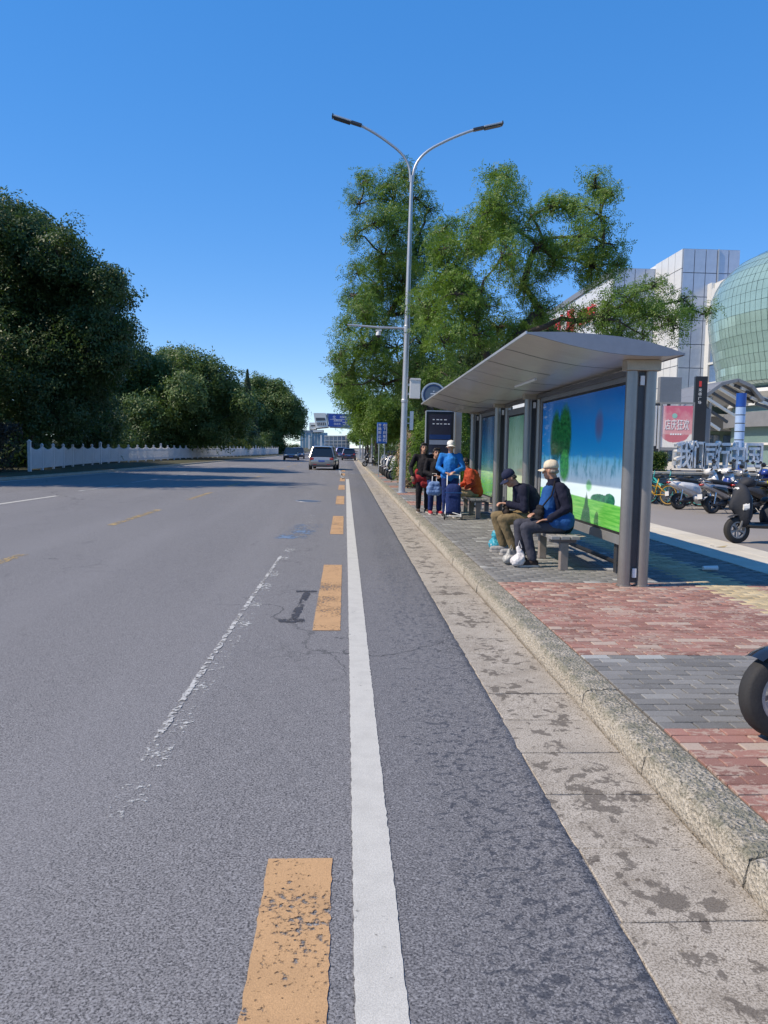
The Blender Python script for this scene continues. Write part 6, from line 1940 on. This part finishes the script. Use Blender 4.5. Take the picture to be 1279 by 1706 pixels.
# the man bent over in the navy cap
J = dict(pelvis=(0, -.02, .525), chest=(0, .16, .84), neck=(0, .30, .97), head=(0, .40, 1.075), shL=(-.19, .25, .93), shR=(.19, .25, .93), elL=(-.24, .22, .66), elR=(.24, .24, .66), wrL=(-.10, .44, .72), wrR=(.10, .45, .71),
         hdL=(.6, .8, .1), hdR=(-.6, .8, .1), hiL=(-.10, .03, .525), hiR=(.10, .03, .525), knL=(-.15, .52, .50), knR=(.17, .56, .52), anL=(-.15, .36, .09), anR=(.16, .44, .09), curl=.9)
m2 = figure('seated man in a navy cap and khaki trousers bent over his hands', (2.74, 11.02, SEAT), R(90), J, M['cl_navy'], M['cl_khaki'], M['shoe_grey'], .0068, M['cl_navycap'], 'hair', 1.08, None, face_pitch=R(-36))
bg_ = thing('hand_bag', 'dark brown bag on the knees of the man in khaki trousers', 'bag', (2.30, 11.02, .70), R(90))
blob('pouch', [('c', (-.09, 0, .03), (.09, 0, .03), .045, .045), ('c', (-.08, .0, .10), (.08, 0, .10), .04, .04)], .01, cloth('brown_bag_cloth', (.03, .022, .018)), bg_, 2, .003)
MB().tube([(-.06, 0, .13), (-.04, 0, .19), (.04, 0, .19), (.06, 0, .13)], .008, 6).build('handle', M['cl_black'], bg_)
ph = thing('phone', 'small dark phone in the hands of the bent over man', 'phone', (2.255, 11.02, .875), R(90))
MB().box(-.037, .037, -.004, .004, -.06, .07).build('case', M['gloss_black'], ph, bevel=.003)
MB().box(-.033, .033, -.0065, -.0045, -.052, .062).build('screen', M['screen'], ph)
# the man in orange on the far bench
J = dict(pelvis=(0, -.02, .525), chest=(-.03, .08, .88), neck=(-.02, .19, 1.05), head=(-.01, .25, 1.18), shL=(-.20, .14, .99), shR=(.18, .16, .99), elL=(-.25, .06, .73), elR=(.25, .18, .73), wrL=(-.19, .26, .63), wrR=(.10, .36, .66),
         hdL=(.3, 1, -.1), hdR=(-.6, .8, 0), hiL=(-.10, .03, .525), hiR=(.10, .03, .525), knL=(-.13, .48, .51), knR=(.14, .50, .52), anL=(-.13, .40, .09), anR=(.13, .45, .09), curl=.4)
figure('seated man in a rust orange jacket and beige trousers on the far bench', (2.90, 17.3, SEAT), R(90), J, M['cl_orange'], M['cl_beige'], M['shoe_brown'], .0095, None, 'hair', 1.08, None, face_pitch=R(-14), face_yaw=R(-8))

def standing(h, lean=0., arms=None, feet=.10):
    k = h / 1.70
    J = dict(pelvis=(0, 0, .93), chest=(0, .01, 1.23), neck=(0, .0, 1.42), head=(0, .035, 1.575), shL=(-.185, 0, 1.37), shR=(.185, 0, 1.37), elL=(-.25, -.02, 1.09), elR=(.25, -.02, 1.09), wrL=(-.24, .06, .86), wrR=(.24, .06, .86),
             hiL=(-.09, 0, .89), hiR=(.09, 0, .89), knL=(-feet, .02, .49), knR=(feet, .02, .49), anL=(-feet, -.02, .09), anR=(feet, -.02, .09))
    J.update(arms or {})
    out = {}
    for a, v in J.items():
        if a in ('curl',) or a[:2] in ('hd', 'up') or a[:3] == 'toe': out[a] = v; continue
        out[a] = (v[0], v[1], (v[2] - .09) * (h - .09) / 1.61 + .09) if a[:2] != 'an' else v
    return out
J = standing(1.66, arms=dict(elL=(-.27, .02, 1.10), elR=(.27, .02, 1.10), wrL=(-.10, .25, 1.02), wrR=(.10, .25, 1.00), hdL=(.6, .8, -.1), hdR=(-.6, .8, -.1), head=(0, .05, 1.57), curl=.9))
figure('standing man in an azure jacket and white cap holding a shopping trolley', (2.27, 16.85, .13), R(180 - 8), J, M['cl_sky'], M['cl_deep'], M['cl_black'], .0095, M['cl_white'], 'hair_grey', 1.06, None)
J = standing(1.62, arms=dict(elL=(-.26, -.05, 1.08), elR=(.30, -.04, 1.08), wrL=(-.20, .16, .96), wrR=(.27, .10, .90), hdL=(.5, .8, -.3), hdR=(-.1, .5, -1), curl=.6))
w1 = figure('standing woman in black with a red cloth at her waist by the kerb', (1.80, 18.05, .13), R(180 + 6), J, M['cl_black'], M['cl_black'], M['shoe_brown'], .0095, None, 'hair', 1.0, None, True)
blob('waist_cloth', [('c', (-.12, .0, .80), (.12, 0, .80), .13, .13), ('c', (-.10, .04, .66), (.02, .04, .68), .10, .10), ('c', (.14, .02, .96), (.2, 0, .7), .06, .06)], .014, M['cl_red'], w1, 3, .008)
J = standing(1.50, arms=dict(elL=(-.25, .0, 1.08), elR=(.25, .0, 1.08), wrL=(-.08, .20, .98), wrR=(.10, .20, 1.0), hdL=(.7, .7, 0), hdR=(-.7, .7, 0), curl=.8))
figure('short standing woman in red shoes beside the man in azure', (2.03, 17.55, .13), R(180 + 10), J, M['cl_black'], M['cl_deep'], M['shoe_red'], .0095, None, 'hair', 1.04, None, False)
bb_ = thing('cloth_bag', 'pale blue cloth bag hanging in front of the short woman', 'bag', (1.98, 17.30, .68))
blob('sack', [('c', (-.09, 0, -.02), (.09, 0, -.02), .09, .09), ('c', (-.09, 0, .05), (.09, 0, .05), .085, .085), ('c', (-.07, 0, .14), (.07, 0, .14), .07, .07)], .014, cloth('pale_blue_bag_cloth', (.16, .26, .48)), bb_, 2, .012)
MB().tube([(-.05, 0, .2), (-.04, .02, .38), (.04, .02, .38), (.05, 0, .2)], .012, 6).build('strap', M['cl_white'], bb_)
# shopping trolley
tr = thing('shopping_trolley', 'white framed shopping trolley with a navy bag in front of the man in azure', 'trolley', (2.28, 16.35, .13), R(-6))
tr.scale = (.88, .88, 1)
sk = MB()
ring = [(-.10, .15, .17, .10), (-.04, .155, .185, .115), (.06, .165, .175, .12), (.2, .17, .185, .125), (.33, .18, .175, .12), (.43, .19, .19, .13), (.50, .20, .15, .10), (.53, .2, .08, .05)]
vs, fs = [], []
for i, (z, yc, hw, hh) in enumerate(ring):
    for j in range(24):
        a = 2 * PI * (j + .5) / 24; cc, ss = math.cos(a), math.sin(a)
        w_ = 1 + .06 * math.sin(a * 5 + i * 1.7) + .03 * math.sin(a * 9 - i * 2.3)
        vs.append((hw * w_ * math.copysign(abs(cc) ** .6, cc), yc - .12 + hh * w_ * math.copysign(abs(ss) ** .6, ss), .22 + z))
for i in range(len(ring) - 1):
    for j in range(24): fs.append((i * 24 + j, i * 24 + (j + 1) % 24, (i + 1) * 24 + (j + 1) % 24, (i + 1) * 24 + j))
fs += [tuple(range(24))[::-1], tuple((len(ring) - 1) * 24 + j for j in range(24))]
sk.add(vs, fs); sk.build('bag', M['cl_deep'], tr, smooth='all')
MB().box(-.2, .2, -.105, -.085, .56, .575).build('bag_piping', M['cl_blue'], tr)
for s in (-1, 1):
    MB().tube([(s * .19, -.12, .07), (s * .18, .10, .20), (s * .15, .20, .60), (s * .15, .24, .93)], .013, 8).build('frame_tube', M['white'], tr, smooth='all')
    MB().tube([(s * .19, -.16, .07), (s * .19, .06, .16), (s * .19, .18, .07)], .011, 8).build('frame_foot', M['white'], tr, smooth='all')
    wheel(tr, s * .205, -.16, .065, .03, M['white'], 'wheel', 4); wheel(tr, s * .205, .18, .065, .03, M['white'], 'wheel', 4)
MB().tube([(-.15, .24, .93), (0, .25, .95), (.15, .24, .93)], .013, 8).build('handle', M['white'], tr, smooth='all')
MB().tube([(-.19, -.14, .08), (.19, -.14, .08)], .011, 8).build('cross_bar', M['white'], tr); MB().tube([(-.19, -.02, .19), (.19, -.12, .10)], .009, 8).build('cross_brace', M['white'], tr)
# bags on the ground
def m_floral():
    q = NT('teal_floral_bag'); v = q.obj()
    a = q.vor(v, 22, 'F1', 'Color'); d = q.vor(v, 22); s = q.sep(a)
    c = q.mix(q.step(d, .42, .3), (.03, .28, .38), (.10, .42, .52))
    c = q.mix(q.ma('MULTIPLY', q.step(s[0], .62, .64), q.step(d, .40, .32)), c, (.60, .66, .68))
    c = q.mix(q.ma('MULTIPLY', q.step(s[1], .82, .84), q.step(d, .3, .2)), c, (.50, .22, .16))
    q.set(col=c, rough=.4); q.bump(q.noise(v, 18, 3), .6, .02); return q.m
fb2 = thing('carrier_bag', 'teal floral plastic carrier bag standing at the feet of the man in khaki trousers', 'bag', (2.30, 11.35, .13))
blob('sack', [('c', (-.08, 0, .09), (.08, 0, .09), .10, .10), ('c', (-.05, 0, .22), (.06, 0, .20), .09, .08), ('c', (0, 0, .34), (0, 0, .38), .045, .03)], .012, m_floral(), fb2, 2, .014, 14)
MB().tube([(-.02, 0, .36), (-.05, 0, .44), (.03, 0, .44), (.02, 0, .36)], .008, 6).build('handle', M['teal'], fb2)
fb3 = thing('carrier_bag', 'crumpled white plastic bag beside the shoe of the man in the cream cap', 'bag', (2.20, 9.72, .13))
blob('sack', [('e', (0, 0, .085), (.10, .10, .085)), ('c', (.04, 0, .14), (.0, .03, .24), .05, .025)], .011, M['plastic_bag'], fb3, 2, .016, 18)
MB().tube([(0, .03, .23), (.02, .04, .33), (.05, .03, .24)], .006, 5).build('handle', M['plastic_bag'], fb3)
fb4 = thing('carrier_bag', 'smaller grey plastic bag behind the white one at the bench foot', 'bag', (2.13, 9.95, .13))
blob('sack', [('e', (0, 0, .07), (.085, .085, .075)), ('c', (0, 0, .12), (.01, 0, .19), .045, .02)], .011, M['grey_bag'], fb4, 2, .014, 18)
MB().tube([(.01, 0, .18), (.03, .01, .25), (.05, 0, .19)], .006, 5).build('handle', M['grey_bag'], fb4)
# litter
p = on(1182, 951, .13)
lt = thing('paper_cup', 'small white paper cup lying in the shelter shadow', 'litter', (p.x, p.y, .165))
MB().lathe([(.001, -.09), (.026, -.09), (.034, .09), (.036, .095), (.001, .08)], 14, Matrix.Rotation(PI / 2, 4, 'Y')).build('cup', M['white'], lt, smooth=True)
p = on(1200, 912, .13)
lf = thing('dry_leaf', 'dry curled leaf lying on the pale paving', 'leaf', (p.x, p.y, .135))
MB().add([(-.1, 0, .012), (-.03, .035, .0), (.08, .02, .015), (.12, 0, .03), (.05, -.03, .0), (-.04, -.03, .004)], [(0, 1, 4, 5), (1, 2, 3, 4)]).build('blade', P('dry_leaf', (.3, .24, .12), .8), lf)
MB().tube([(-.1, 0, .014), (-.16, .01, .02)], .003, 4).build('stalk', M['bark'], lf)

bpy.data.scenes.remove(TMP)
